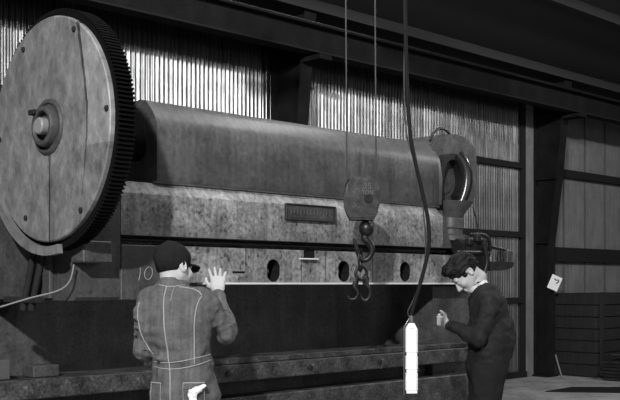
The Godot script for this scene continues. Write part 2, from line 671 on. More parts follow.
	part(tp, "flat_trim", M.panel, wb)
	var tq := MB.new()
	tq.box(Vector3(4.60, 2.5, -4.47), Vector3(0.05, 5.0, 0.06), 0.004)
	part(tq, "edge_trim", M.sheet, wb)
	# tapered frame columns
	for cd in [["trim_1", 4.7, "dark tapered steel column behind the press cover"], ["trim_2", 10.85, "dark tapered steel column with a paper note"], ["trim_3", -1.45, "dark tapered steel column behind the gear"]]:
		var c := setting(cd[0], cd[2])
		var x: float = cd[1]
		var pr := PackedVector2Array([Vector2(-4.5, 0.0), Vector2(-4.22, 0.0), Vector2(-4.19, 2.25), Vector2(-4.02, 3.55), Vector2(-3.96, 4.2), Vector2(-3.86, 5.05), Vector2(-4.5, 5.05)])
		var w := MB.new()
		w.X = along_x()
		w.extrude(pr, x + 0.085, x + 0.115)
		part(w, "web", M.column, c)
		var f := MB.new()
		for i in range(1, 5):
			var p0 := pr[i]
			var p1 := pr[i + 1]
			f.X = along_x()
			f.extrude(PackedVector2Array([p0, p0 + Vector2(0.02, 0), p1 + Vector2(0.02, 0), p1]), x, x + 0.20)
		part(f, "front_flange", M.column, c)
		var fb := MB.new()
		fb.box(Vector3(x + 0.1, 2.5, -4.46), Vector3(0.24, 5.0, 0.02), 0.0)
		part(fb, "back_flange", M.column, c)
		for k in 3:
			var st := MB.new()
			st.X = along_x()
			var y := 2.3 + k * 1.1
			var z := lerpf(-4.19, -3.96, clampf((y - 2.25) / 1.95, 0, 1))
			st.extrude(PackedVector2Array([Vector2(-4.45, y), Vector2(z, y), Vector2(z, y + 0.02), Vector2(-4.45, y + 0.02)]), x, x + 0.2)
			part(st, "stiffener", M.column, c)
		var br := MB.new()
		br.box(Vector3(x + 0.1, 4.44, -3.74), Vector3(0.22, 0.06, 0.34), 0.005)
		part(br, "bracket", M.column, c)
		var bp := MB.new()
		bp.box(Vector3(x + 0.1, 0.015, -4.33), Vector3(0.34, 0.03, 0.36), 0.004)
		part(bp, "base_plate", M.column, c)
	# crane runway girder
	var g := thing("crane_runway_girder", "long dark steel crane runway girder carried by the wall columns", "girder")
	var gw := MB.new()
	gw.box(Vector3(5.5, 4.67, -3.75), Vector3(30.8, 0.32, 0.02), 0.0)
	part(gw, "web", M.column, g)
	var gb := MB.new()
	gb.box(Vector3(5.5, 4.51, -3.75), Vector3(30.8, 0.025, 0.2), 0.004)
	part(gb, "lower_flange", M.girt, g)
	var gt := MB.new()
	gt.box(Vector3(5.5, 4.84, -3.75), Vector3(30.8, 0.03, 0.26), 0.004)
	part(gt, "upper_flange", M.column, g)
	var rl := MB.new()
	rl.box(Vector3(5.5, 4.88, -3.75), Vector3(30.8, 0.05, 0.05), 0.004)
	part(rl, "rail", M.iron, g)

# ------------------------------------------------------------------ the press
func arc_poly(cy: float, cz: float, r0: float, r1: float, a0: float, a1: float, steps: int) -> PackedVector2Array:
	var p := PackedVector2Array()
	for i in steps + 1:
		var a := deg_to_rad(lerpf(a0, a1, float(i) / steps))
		p.append(Vector2(cz + r1 * sin(a), cy + r1 * cos(a)))
	for i in steps + 1:
		var a := deg_to_rad(lerpf(a1, a0, float(i) / steps))
		p.append(Vector2(cz + r0 * sin(a), cy + r0 * cos(a)))
	return p

func xs(mb: MB, poly: PackedVector2Array, x0: float, x1: float) -> void:
	mb.X = along_x()
	mb.extrude(poly, x0, x1)
	mb.X = Transform3D.IDENTITY

func disc_texture() -> ImageTexture:
	var size := 768
	var a := noise(201, 0.006, 4)
	var b := noise(202, 0.05, 3)
	var c := noise(203, 0.02, 4)
	var out := PackedByteArray()
	out.resize(size * size * 3)
	# oil run from the rim, drawn as a line of (u, v) in disc coordinates (-1..1, up positive)
	var run := [Vector2(0.49, 0.90), Vector2(0.53, 0.72), Vector2(0.60, 0.40), Vector2(0.645, 0.15), Vector2(0.64, -0.10), Vector2(0.61, -0.35), Vector2(0.56, -0.62)]
	for y in size:
		for x in size:
			var u := x * 2.0 / size - 1.0
			var w := 1.0 - y * 2.0 / size
			var t := 0.445 + 0.09 * a.get_noise_2d(x, y * 0.7) + 0.035 * b.get_noise_2d(x, y * 0.6)
			var f := c.get_noise_2d(x, y * 0.6)
			if f > 0.25:
				t += 0.05
			if f < -0.3:
				t -= 0.05
			# the run
			for k in run.size() - 1:
				var p: Vector2 = run[k]
				var q: Vector2 = run[k + 1]
				if w <= p.y and w > q.y:
					var e := (w - p.y) / (q.y - p.y)
					var cx := lerpf(p.x, q.x, e) + 0.008 * b.get_noise_2d(3.0, y * 0.5)
					var hw := lerpf(0.022, 0.009, clampf((0.9 - w) / 1.3, 0, 1))
					if absf(u - cx) < hw:
						t -= 0.22 - 0.10 * clampf((0.9 - w) / 1.5, 0, 1)
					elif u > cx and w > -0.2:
						t += 0.085  # light caught beyond the run, painted as a paler tone
			# oil below the hub
			if w < -0.10:
				var hw2 := 0.013 + 0.02 * clampf((w + 0.35) * 3.0, 0, 1)
				if absf(u - 0.03 - 0.006 * b.get_noise_2d(9.0, y)) < hw2:
					t -= 0.20
			var i := (y * size + x) * 3
			var g := clampi(int(t * 255.0), 0, 255)
			out[i] = g
			out[i + 1] = g
			out[i + 2] = g
	return ImageTexture.create_from_image(Image.create_from_data(size, size, false, Image.FORMAT_RGB8, out))

func press() -> void:
	var t := thing("plate_bending_press", "large worn steel plate-bending press with a long ram and round gear cover", "machine")
	# --- side frames (C-shaped cheeks)
	for fx in [[-0.93, -0.62, -1.36]]:
		var f := MB.new()
		var zt: float = fx[2]
		xs(f, PackedVector2Array([Vector2(-1.7, 0.0), Vector2(zt, 0.0), Vector2(zt, 1.40), Vector2(zt + 0.1, 1.50), Vector2(-0.02, 1.50), Vector2(0.0, 1.52), Vector2(0.0, 2.20), Vector2(-0.04, 2.24), Vector2(-0.55, 2.26), Vector2(-0.6, 2.62), Vector2(-1.55, 2.62), Vector2(-1.7, 2.5)]), fx[0], fx[1])
		part(f, "side_frame", M.frame, t)
	var rc := MB.new()
	xs(rc, PackedVector2Array([Vector2(-1.7, 0.0), Vector2(-0.14, 0.0), Vector2(-0.14, 1.58), Vector2(-0.32, 1.62), Vector2(-0.34, 2.0), Vector2(-1.7, 2.2)]), 2.62, 3.14)
	part(rc, "side_frame", M.frame, t)
	# thickening ribs on the near cheek
	var rb := MB.new()
	rb.box(Vector3(-0.945, 1.66, -0.30), Vector3(0.03, 0.30, 0.09), 0.006)
	part(rb, "rib", M.frame, t)
	# back plate closing the throat
	var bk := MB.new()
	bk.box(Vector3(0.86, 1.12, -1.30), Vector3(3.6, 1.5, 0.06), 0.0)
	part(bk, "back_plate", M.frame, t)
	# --- bed
	var bd := MB.new()
	bd.box(Vector3(0.72, 0.41, -0.29), Vector3(4.7, 0.82, 0.5), 0.01)
	part(bd, "bed", M.bed, t)
	var bc := MB.new()
	bc.box(Vector3(0.72, 0.88, -0.42), Vector3(4.66, 0.12, 0.4), 0.0)
	part(bc, "bed_neck", M.frame, t)
	var br := MB.new()
	br.box(Vector3(0.72, 0.9925, -0.17), Vector3(4.7, 0.115, 0.34), 0.007)
	part(br, "bed_rail", M.bed, t)
	var bl := MB.new()
	bl.box(Vector3(1.35, 1.072, -0.16), Vector3(3.2, 0.042, 0.26), 0.005)
	part(bl, "die_bar", M.bed, t)
	for x in [0.24, 1.02, 1.78, 2.20]:
		var s := MB.new()
		s.X = Transform3D(Basis(Vector3.RIGHT, PI / 2), Vector3(x, 0.99, 0.0))
		s.lathe([Vector2(0.022, -0.02), Vector2(0.022, 0.010), Vector2(0.017, 0.014), Vector2(0, 0.014)], 12)
		part(s, "rail_bolt", M.iron, t)
	var seam := MB.new()
	seam.box(Vector3(1.80, 0.99, -0.001), Vector3(0.008, 0.112, 0.012), 0.0)
	part(seam, "rail_joint", M.frame, t)
	# --- ram, upper body with a chamfered top; its far end slants
	var up := MB.new()
	xs(up, PackedVector2Array([Vector2(-0.45, 1.905), Vector2(-0.004, 1.905), Vector2(0.0, 1.91), Vector2(0.0, 2.165), Vector2(-0.004, 2.172), Vector2(-0.08, 2.245), Vector2(-0.09, 2.25), Vector2(-0.45, 2.25)]), -0.615, 2.58)
	part(up, "ram_upper", M.paint, t)
	var ue := MB.new()
	ue.extrude(PackedVector2Array([Vector2(2.58, 1.905), Vector2(2.72, 1.905), Vector2(2.585, 2.22), Vector2(2.58, 2.22)]), -0.45, -0.01)
	part(ue, "ram_end_gusset", M.frame, t)
	var gr := MB.new()
	gr.box(Vector3(1.02, 1.875, -0.36), Vector3(3.3, 0.07, 0.18), 0.0)
	part(gr, "ram_groove", M.paint, t)
	var gb := MB.new()
	gb.tube([Vector3(-0.60, 1.878, -0.055), Vector3(2.68, 1.878, -0.055)], 0.011)
	part(gb, "groove_rod", M.iron, t)
	# --- ram, lower body with clamp holes cut into it
	var lo := CSGCombiner3D.new()
	lo.name = "ram_lower"
	t.add_child(lo, true)
	var base := CSGBox3D.new()
	base.name = "block"
	base.size = Vector3(3.40, 0.235, 0.40)
	base.position = Vector3(1.14, 1.7275, -0.20)
	base.material = M.paint
	lo.add_child(base)
	for hx in [[0.655, 1.695], [1.375, 1.695], [2.09, 1.70]]:
		for dy in [-0.018, 0.018]:
			var c := CSGCylinder3D.new()
			c.name = "hole"
			c.operation = CSGShape3D.OPERATION_SUBTRACTION
			c.radius = 0.062
			c.height = 0.74
			c.sides = 24
			c.material = M.iron  # dark bore colour paints in the shade inside the holes
			c.rotation.x = PI / 2
			c.position = Vector3(hx[0], hx[1] + dy, 0.0)
			lo.add_child(c, true)
	for sl in [[1.01, 1.815, 0.11, 0.07, 0.50], [0.335, 1.68, 0.11, 0.014, 0.03], [0.40, 1.78, 0.006, 0.12, 0.01], [0.93, 1.70, 0.005, 0.22, 0.008], [1.70, 1.72, 0.005, 0.22, 0.008], [1.18, 1.70, 0.005, 0.2, 0.006]]:
		var c := CSGBox3D.new()
		c.name = "slot"
		c.operation = CSGShape3D.OPERATION_SUBTRACTION
		c.size = Vector3(sl[2], sl[3], sl[4])
		c.position = Vector3(sl[0], sl[1], 0.0)
		c.material = M.iron  # shade in the notch and slots, painted as a darker tone
		lo.add_child(c, true)
	for hx in [0.655, 1.375, 2.09]:
		var b := MB.new()
		b.X = Transform3D(Basis(Vector3.RIGHT, PI / 2), Vector3(hx - 0.012, 1.69, -0.16))
		b.lathe([Vector2(0.026, 0.0), Vector2(0.026, 0.10), Vector2(0.022, 0.105), Vector2(0, 0.105)], 6)
		part(b, "clamp_bolt", M.steel, t)
	var ls := MB.new()
	ls.box(Vector3(0.99, 1.782, 0.012), Vector3(0.165, 0.010, 0.05), 0.002)
	part(ls, "stop_plate", M.bright, t)
	# lip along the lower edge; its glint is painted as a pale tone
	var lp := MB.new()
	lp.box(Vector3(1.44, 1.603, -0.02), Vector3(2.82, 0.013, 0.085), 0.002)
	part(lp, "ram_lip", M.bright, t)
	# deeper block at the near end, with the chalk figure
	var eb := MB.new()
	eb.box(Vector3(-0.47, 1.672, -0.19), Vector3(0.30, 0.345, 0.40), 0.006)
	part(eb, "ram_end_block", M.frame, t)
	var ck := MB.new()
	ck.tube([Vector3(-0.492, 1.690, 0.012), Vector3(-0.478, 1.705, 0.012), Vector3(-0.482, 1.66, 0.012), Vector3(-0.492, 1.622, 0.012)], 0.0022, -1.0, 6)
	part(ck, "chalk_one", M.chalk, t, "hand-chalked figure 1")
	ck = MB.new()
	var oo := []
	for i in 14:
		var a := TAU * i / 14
		oo.append(Vector3(-0.418 + 0.030 * cos(a) + 0.006 * sin(a), 1.668 + 0.040 * sin(a), 0.012))
	ck.tube(oo, 0.0022, -1.0, 6, true)
	part(ck, "chalk_zero", M.chalk, t, "hand-chalked figure 0")
	# --- name plate
	var np := MB.new()
	np.box(Vector3(1.013, 2.117, 0.008), Vector3(0.51, 0.118, 0.016), 0.004)
	var npo := part(np, "name_plate", M.frame, t)
	var nf := MB.new()
	for e in [[1.013, 2.172, 0.51, 0.012], [1.013, 2.062, 0.51, 0.012], [0.762, 2.117, 0.012, 0.118], [1.264, 2.117, 0.012, 0.118]]:
		nf.box(Vector3(e[0], e[1], 0.018), Vector3(e[2], e[3], 0.016), 0.003)
	part(nf, "border", M.iron, npo)
	var nl := MB.new()
	var rn := RandomNumberGenerator.new()
	rn.seed = 5
	for i in 13:
		var x := 0.81 + i * 0.033
		nl.box(Vector3(x, 2.118 + rn.randf_range(-0.008, 0.008), 0.018), Vector3(0.007, rn.randf_range(0.025, 0.05), 0.010), 0.002)
		if i % 2 == 0:
			nl.box(Vector3(x + 0.01, 2.118 + rn.randf_range(-0.02, 0.02), 0.018), Vector3(0.02, 0.007, 0.010), 0.002)
	nl.box(Vector3(1.013, 2.083, 0.017), Vector3(0.42, 0.005, 0.006), 0.001)
	part(nl, "raised_lettering", M.frame, npo)
	# --- cover over the shaft
	var cv := MB.new()
	xs(cv, PackedVector2Array([Vector2(-0.07, 2.262), Vector2(-0.06, 2.275), Vector2(-0.06, 2.60), Vector2(-0.066, 2.645), Vector2(-0.085, 2.685), Vector2(-0.14, 2.755), Vector2(-0.19, 2.80), Vector2(-0.26, 2.81), Vector2(-0.33, 2.80), Vector2(-0.39, 2.76), Vector2(-0.43, 2.69), Vector2(-0.45, 2.58), Vector2(-0.45, 2.262)]), -0.30, 2.60)
	part(cv, "shaft_cover", M.cover, t)
	var ce := MB.new()
	var cp := PackedVector2Array([Vector2(-0.09, 2.275), Vector2(-0.08, 2.50), Vector2(-0.11, 2.66), Vector2(-0.15, 2.73), Vector2(-0.26, 2.785), Vector2(-0.36, 2.75), Vector2(-0.42, 2.66), Vector2(-0.43, 2.5), Vector2(-0.43, 2.275)])
	xs(ce, cp, 2.595, 2.68)
	part(ce, "cover_end", M.cover, t)
	var cs := MB.new()
	cs.box(Vector3(1.15, 2.256, -0.25), Vector3(2.95, 0.014, 0.36), 0.0)
	part(cs, "cover_gasket", M.frame, t)
	# --- shaft, bearing
	var be := MB.new()
	be.X = lathe_x(Vector3(-0.30, 2.51, -0.28))
	be.lathe([Vector2(0, -0.02), Vector2(0.10, -0.02), Vector2(0.10, 0.40), Vector2(0.20, 0.42), Vector2(0.20, 0.62), Vector2(0, 0.62)], 32)
	part(be, "bearing", M.gear, t)
	# --- big gear, cover disc, hub
	var cy := 2.51
	var cz := -0.075
	var gp := PackedVector2Array()
	var teeth := 172
	for i in teeth:
		for q in [[0.0, 0.691], [0.28, 0.691], [0.40, 0.710], [0.75, 0.710], [0.88, 0.691]]:
			var a: float = TAU * (i + q[0]) / teeth
			gp.append(Vector2(cz + q[1] * sin(a), cy + q[1] * cos(a)))
	var ge := MB.new()
	xs(ge, gp, -1.045, -0.94)
	part(ge, "gear", M.gear, t)
	var ds := MB.new()
	var R := 0.663
	var segs := 96
	for i in segs:
		var a0 := TAU * i / segs
		var a1 := TAU * (i + 1) / segs
		var e0 := Vector3(0, cos(a0), sin(a0))
		var e1 := Vector3(0, cos(a1), sin(a1))
		var o := Vector3(-1.075, cy, cz)
		var o2 := Vector3(-1.07, cy, cz)
		ds.put(o, o + e0 * (R - 0.008), o + e1 * (R - 0.008), Vector3.LEFT, Vector3.LEFT, Vector3.LEFT)
		ds.quadn(o + e0 * (R - 0.008), o + e1 * (R - 0.008), o2 + e1 * R, o2 + e0 * R, (Vector3.LEFT + e0).normalized(), (Vector3.LEFT + e1).normalized(), (Vector3.LEFT + e1).normalized(), (Vector3.LEFT + e0).normalized())
		var o3 := Vector3(-1.04, cy, cz)
		ds.quadn(o2 + e0 * R, o2 + e1 * R, o3 + e1 * R, o3 + e0 * R, e0, e1, e1, e0)
	for p in ds.v:
		ds.uv.append(Vector2((p.z - cz) / R * 0.5 + 0.5, 0.5 - (p.y - cy) / R * 0.5))
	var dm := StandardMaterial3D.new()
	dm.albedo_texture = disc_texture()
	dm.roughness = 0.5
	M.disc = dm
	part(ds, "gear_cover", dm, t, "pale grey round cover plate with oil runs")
	for b in [[2.558, 0.555], [2.017, 0.293], [2.002, -0.33], [3.03, -0.36], [2.51, -0.66], [3.05, 0.22]]:
		var k := MB.new()
		k.X = lathe_x(Vector3(-1.072, b[0], b[1]))
		k.lathe([Vector2(0.017, 0.0), Vector2(0.017, 0.012), Vector2(0.012, 0.016), Vector2(0, 0.016)], 6)
		part(k, "cover_bolt", M.black, t)
	# ring guard round the lower rim, in bolted lengths
	for seg in [[170.0, 178.0], [179.5, 189.0], [190.5, 268.0]]:
		var g := MB.new()
		xs(g, arc_poly(cy, cz, 0.688, 0.742, seg[0], seg[1], 28), -1.085, -1.05)
		part(g, "rim_guard", M.guard, t)
	var hb := MB.new()
	hb.X = lathe_x(Vector3(-1.07, 2.525, cz + 0.01))
	hb.lathe([Vector2(0.165, 0.0), Vector2(0.165, 0.012), Vector2(0.155, 0.022), Vector2(0.140, 0.022), Vector2(0.132, 0.012), Vector2(0.120, 0.012), Vector2(0.116, 0.050), Vector2(0.108, 0.058), Vector2(0.092, 0.058), Vector2(0.086, 0.050), Vector2(0.086, 0.02), Vector2(0.0, 0.02)], 40)
	var hub := part(hb, "hub", M.frame, t)
	var hs := MB.new()
	hs.X = lathe_x(Vector3(-1.10, 2.525, cz + 0.01))
	hs.lathe([Vector2(0.050, 0.0), Vector2(0.050, 0.040), Vector2(0.043, 0.048), Vector2(0.0, 0.048)], 28)
	part(hs, "shaft_end", plain(0.52, 0.5), hub)
	var hk := MB.new()
	hk.box(Vector3(-1.115, 2.615, cz - 0.075), Vector3(0.06, 0.03, 0.07), 0.004)
	part(hk, "key", M.black, hub)
	# --- small lubricator box under the gear, linkage rods
	var ob := MB.new()
	ob.box(Vector3(-0.86, 1.79, 0.06), Vector3(0.20, 0.13, 0.14), 0.008)
	part(ob, "oiler_box", M.frame, t)
	for r in [[-0.384, -0.521], [-0.275, -0.421]]:
		var q := MB.new()
		q.tube([Vector3(-0.98, 1.86, r[0]), Vector3(-0.98, 1.44, r[1] - 0.02)], 0.022)
		part(q, "linkage_rod", M.black, t)
	var lk := MB.new()
	lk.box(Vector3(-0.98, 1.50, -0.55), Vector3(0.05, 0.04, 0.42), 0.006)
	part(lk, "linkage_bar", M.black, t)
	# --- connecting rod and its housing at the far end
	var hx0 := 2.80
	var ho := MB.new()
	var hp := PackedVector2Array()
	for p in [Vector2(2.74, 2.30), Vector2(2.70, 2.45), Vector2(2.70, 2.70), Vector2(2.72, 2.79), Vector2(2.78, 2.87), Vector2(2.88, 2.915), Vector2(3.02, 2.93), Vector2(3.18, 2.92), Vector2(3.28, 2.88), Vector2(3.345, 2.80), Vector2(3.365, 2.70), Vector2(3.365, 2.52), Vector2(3.34, 2.40), Vector2(3.27, 2.30), Vector2(3.16, 2.25), Vector2(3.08, 2.18), Vector2(2.88, 2.18)]:
		hp.append(p)
	ho.extrude(hp, -0.55, -0.22)
	part(ho, "pitman_housing", M.cover, t)
	var rg := MB.new()
	rg.X = Transform3D(Basis.IDENTITY, Vector3(2.90, 2.52, -0.22))
	var ring := PackedVector2Array()
	for i in 25:
		var a := deg_to_rad(-60.0 + 240.0 * i / 24)
		ring.append(Vector2(0.19 * cos(a), 0.22 * sin(a)))
	for i in 25:
		var a := deg_to_rad(180.0 - 240.0 * i / 24)
		ring.append(Vector2(0.135 * cos(a), 0.165 * sin(a)))
	rg.extrude(ring, -0.02, 0.09)
	part(rg, "eccentric_strap", M.iron, t)
	var bo := MB.new()
	bo.X = Transform3D(Basis(Vector3.RIGHT, PI / 2), Vector3(2.86, 2.52, -0.225))
	bo.lathe([Vector2(0.13, 0.0), Vector2(0.13, 0.02), Vector2(0.0, 0.02)], 28)
	part(bo, "crank_bore", M.cover, t)
	var cr := MB.new()
	cr.tube(smooth([Vector3(2.99, 2.74, -0.16), Vector3(3.03, 2.66, -0.12), Vector3(3.05, 2.54, -0.10), Vector3(3.03, 2.40, -0.11), Vector3(2.99, 2.28, -0.14)], 4), 0.055, 0.045, 16)
	part(cr, "connecting_rod", M.polished, t)
	var ne := MB.new()
	ne.X = Transform3D(Basis.IDENTITY, Vector3(2.95, 1.98, -0.20))
	ne.lathe([Vector2(0.16, 0.0), Vector2(0.16, 0.04), Vector2(0.105, 0.06), Vector2(0.105, 0.10), Vector2(0.115, 0.11), Vector2(0.105, 0.12), Vector2(0.10, 0.20), Vector2(0.13, 0.25), Vector2(0.20, 0.34), Vector2(0, 0.36)], 28)
	part(ne, "adjusting_screw", M.cover, t)
	var cw := MB.new()
	xs(cw, PackedVector2Array([Vector2(-0.5, 1.62), Vector2(0.02, 1.62), Vector2(0.02, 1.94), Vector2(-0.05, 1.99), Vector2(-0.5, 1.99)]), 2.85, 3.16)
	part(cw, "guide_block", M.iron, t)
	for e in [[2.90, 1.965, 0.05, 0.05], [3.02, 2.0, 0.06, 0.06], [3.12, 1.95, 0.05, 0.08]]:
		var q := MB.new()
		q.box(Vector3(e[0], e[1], 0.03), Vector3(e[2], e[3], 0.05), 0.006)
		part(q, "guide_lug", M.iron, t)
	var hl := MB.new()
	hl.tube([Vector3(2.66, 2.83, -0.2), Vector3(2.70, 2.90, -0.2), Vector3(2.78, 2.95, -0.2), Vector3(2.88, 2.955, -0.21), Vector3(2.95, 2.93, -0.22)], 0.012)
	part(hl, "oil_line", M.iron, t)
	var wr := MB.new()
	wr.tube([Vector3(3.27, 2.30, -0.2), Vector3(3.31, 2.18, -0.19), Vector3(3.34, 2.05, -0.18)], 0.006)
	part(wr, "control_wire", M.iron, t)
	for e in [[Vector3(2.72, 1.87, 0.03), Vector3(3.05, 1.875, 0.03), Vector3(3.20, 1.87, 0.0), Vector3(3.26, 1.80, -0.02)], [Vector3(2.98, 2.03, -0.02), Vector3(3.14, 2.035, 0.0), Vector3(3.24, 1.99, 0.0), Vector3(3.30, 1.90, -0.03)], [Vector3(3.10, 1.64, 0.03), Vector3(3.14, 1.80, 0.05), Vector3(3.10, 1.96, 0.04)]]:
		var q := MB.new()
		q.tube(smooth(e, 5), 0.018)
		part(q, "oil_pipe", M.iron, t)
	# screw-down tray of fittings beyond the guide
	var ty := MB.new()
	var tp := PackedVector2Array()
	for i in 13:
		var a := PI * i / 12.0
		tp.append(Vector2(3.40 - 0.25 * cos(a), 1.775 - 0.055 * sin(a)))
	tp.append(Vector2(3.65, 1.80))
	tp.append(Vector2(3.15, 1.80))
	ty.extrude(tp, -0.25, -0.02)
	part(ty, "drip_tray", M.black, t)
	var tr := MB.new()
	tr.tube([Vector3(3.16, 1.93, -0.1), Vector3(3.36, 1.945, -0.1), Vector3(3.52, 1.925, -0.1), Vector3(3.64, 1.915, -0.1)], 0.022, 0.012)
	part(tr, "lever", M.iron, t)
	for i in 5:
		var q := MB.new()
		var x := 3.22 + i * 0.09
		q.X = Transform3D(Basis.IDENTITY, Vector3(x, 1.80, -0.10 + 0.03 * (i % 2)))
		q.lathe([Vector2(0.022, 0.0), Vector2(0.022, 0.05), Vector2(0.012, 0.055), Vector2(0.012, 0.10 + 0.02 * (i % 3)), Vector2(0, 0.10 + 0.02 * (i % 3))], 10)
		part(q, "fitting", M.steel if i == 2 else M.iron, t)
	var fb := MB.new()
	fb.box(Vector3(3.66, 1.84, -0.12), Vector3(0.09, 0.14, 0.12), 0.008)
	part(fb, "valve_box", M.frame, t)
	# --- loose things about the press
	var d1 := MB.new()
	d1.box(Vector3(-1.40, 1.11, -0.14), Vector3(0.16, 0.115, 0.16), 0.006)
	var dt := thing("die_block", "pale steel die block lying on the near end of the bed", "die block")
	part(d1, "block", M.trim, dt)
	var d2 := MB.new()
	d2.box(Vector3(-1.085, 1.0865, -0.14), Vector3(0.17, 0.07, 0.14), 0.006)
	var dt2 := thing("die_block", "dark low steel die block on the bed beside the ram end", "die block")
	part(d2, "block", M.frame, dt2)
	var hs2 := thing("air_hose", "pale thin hose drooping below the gear cover", "hose")
	var hm := MB.new()
	hm.tube(smooth([Vector3(-1.75, 1.25, -0.55), Vector3(-1.318, 1.447, -0.315), Vector3(-1.276, 1.464, -0.273), Vector3(-1.149, 1.517, -0.15), Vector3(-1.03, 1.562, -0.03), Vector3(-0.99, 1.62, 0.03), Vector3(-0.975, 1.715, 0.05)], 6), 0.0052)
	part(hm, "hose", M.hose, hs2)

func smooth(p: Array, k: int) -> Array:
	var out := []
	for i in p.size() - 1:
		var a: Vector3 = p[maxi(i - 1, 0)]
		var b: Vector3 = p[i]
		var c: Vector3 = p[i + 1]
		var d: Vector3 = p[mini(i + 2, p.size() - 1)]
		for j in k:
			out.append(b.cubic_interpolate(c, a, d, float(j) / k))
	out.append(p[p.size() - 1])
	return out

# ------------------------------------------------------------------ crane hook block, sling hooks
func facing() -> Basis:
	return Basis(Vector3.UP, atan2(-0.70007, 0.71407))

func crane() -> void:
	var mb := thing("monorail_hoist", "crane hoist trolley on a beam under the roof", "hoist")
	var be := MB.new()
	be.box(Vector3(5.5, 6.05, 0.45), Vector3(30.8, 0.25, 0.02), 0.0)
	be.box(Vector3(5.5, 5.92, 0.45), Vector3(30.8, 0.02, 0.14), 0.0)
	be.box(Vector3(5.5, 6.18, 0.45), Vector3(30.8, 0.02, 0.14), 0.0)
	part(be, "beam", M.column, mb)
	for x in [-6.0, 0.0, 6.0, 12.0, 18.0]:
		var hg := MB.new()
		hg.box(Vector3(x, 6.32, 0.45), Vector3(0.1, 0.28, 0.1), 0.0)
		part(hg, "beam_hanger", M.column, mb)
	var dr := MB.new()
	dr.box(Vector3(1.06, 5.72, 0.62), Vector3(0.6, 0.36, 0.9), 0.02)
	part(dr, "hoist_body", M.iron, mb)
	# hook block
	var ctr := Vector3(1.089, 2.195, 0.45)
	var t := thing("crane_hook_block", "dark rounded crane hook block lettered 15 TON hanging from two wire ropes", "hook block", ctr)
	t.basis = facing()
	var out := PackedVector2Array()
	for p in [Vector2(-0.03, 0.160), Vector2(-0.082, 0.138), Vector2(-0.115, 0.095), Vector2(-0.13, 0.0), Vector2(-0.125, -0.05), Vector2(-0.105, -0.11), Vector2(-0.085, -0.145), Vector2(0.08, -0.15), Vector2(0.10, -0.11), Vector2(0.12, -0.04), Vector2(0.125, 0.04), Vector2(0.113, 0.095), Vector2(0.085, 0.14), Vector2(0.035, 0.163)]:
		out.append(p)
	for z in [[0.035, 0.075], [-0.075, -0.035]]:
		var c := MB.new()
		c.extrude(out, z[0], z[1])
		var crown := PackedVector2Array()
		for p in out:
			crown.append(p * 0.90)
		if z[0] > 0.0:
			c.extrude(crown, 0.07, 0.083)
		part(c, "cheek_plate", M.hook, t)
	var pn := MB.new()
	pn.X = Transform3D(Basis(Vector3.RIGHT, PI / 2), Vector3(0.040, 0.0, 0.080))
	pn.lathe([Vector2(0.03, 0.0), Vector2(0.03, 0.012), Vector2(0.0, 0.014)], 16)
	part(pn, "pin", M.black, t)
	var gd := MB.new()
	gd.tube([Vector3(-0.080, 0.13, 0.05), Vector3(-0.105, 0.09, 0.06), Vector3(-0.112, 0.0, 0.062), Vector3(-0.10, -0.08, 0.055)], 0.02, 0.012, 10)
	part(gd, "rope_guard", M.hook, t)
	var sv := MB.new()
	sv.X = Transform3D(Basis(Vector3.RIGHT, PI / 2), Vector3(0, 0.02, -0.03))
	sv.lathe([Vector2(0, 0), Vector2(0.125, 0), Vector2(0.125, 0.012), Vector2(0.105, 0.03), Vector2(0.125, 0.048), Vector2(0.125, 0.06), Vector2(0, 0.06)], 32)
	part(sv, "sheave", M.iron, t)
	for w in [["15", 0.035, 0.075, 0.034], ["TON", 0.035, 0.030, 0.030]]:
		var tm := TextMesh.new()
		tm.text = w[0]
		var sf := SystemFont.new()
		sf.font_names = PackedStringArray(["Droid Sans"])
		tm.font = sf
		tm.font_size = 64
		tm.pixel_size = w[3] / 46.0
		tm.depth = 0.004
		var ti := MeshInstance3D.new()
		ti.name = "lettering"
		ti.mesh = tm
		ti.material_override = M.letter
		t.add_child(ti, true)
		ti.position = Vector3(w[1], w[2] + 0.012, 0.085)
	for x in [-0.106, 0.10]:
		var r := MB.new()
		r.tube([Vector3(x, 0.03, 0), Vector3(x * 1.0 - 0.008, 1.35, 0), Vector3(x - 0.02, 3.338, 0)], 0.0055)
		part(r, "wire_rope", M.rope, t)
	# swivel and hook
	var sw := MB.new()
	sw.X = Transform3D(Basis.IDENTITY, Vector3(0.03, -0.225, 0))
	sw.lathe([Vector2(0.0, -0.03), Vector2(0.035, -0.028), Vector2(0.05, -0.005), Vector2(0.052, 0.03), Vector2(0.045, 0.055), Vector2(0.03, 0.065), Vector2(0.03, 0.10), Vector2(0, 0.10)], 20, true)
	part(sw, "swivel", M.hook, t)
	var hk := MB.new()
	hk.tube(smooth([Vector3(0.025, -0.24, 0.0), Vector3(0.02, -0.275, 0.0), Vector3(0.05, -0.305, 0), Vector3(0.07, -0.345, 0), Vector3(0.062, -0.39, 0), Vector3(0.03, -0.425, 0), Vector3(-0.01, -0.415, 0), Vector3(-0.03, -0.37, 0), Vector3(-0.045, -0.32, 0.0), Vector3(-0.058, -0.275, 0.0)], 4), 0.030, 0.010, 12)
	part(hk, "hook", M.hook, t)
	# chain sling with two hooks
	var s := thing("chain_sling", "short steel chain sling with two hooks hanging on the crane hook", "chain sling", ctr)
	s.basis = facing()
	var lk := MB.new()
	lk.tube(ringpts(Vector3(-0.012, -0.43, 0), 0.034, 0.075, Basis(Vector3.UP, 1.2)), 0.0085, -1.0, 8, true)
	part(lk, "master_link", M.hook, s)
	var l2 := MB.new()
	l2.tube(ringpts(Vector3(-0.005, -0.52, 0.0), 0.042, 0.045, Basis(Vector3.UP, 0.3)), 0.011, -1.0, 8, true)
	part(l2, "ring", M.hook, s)
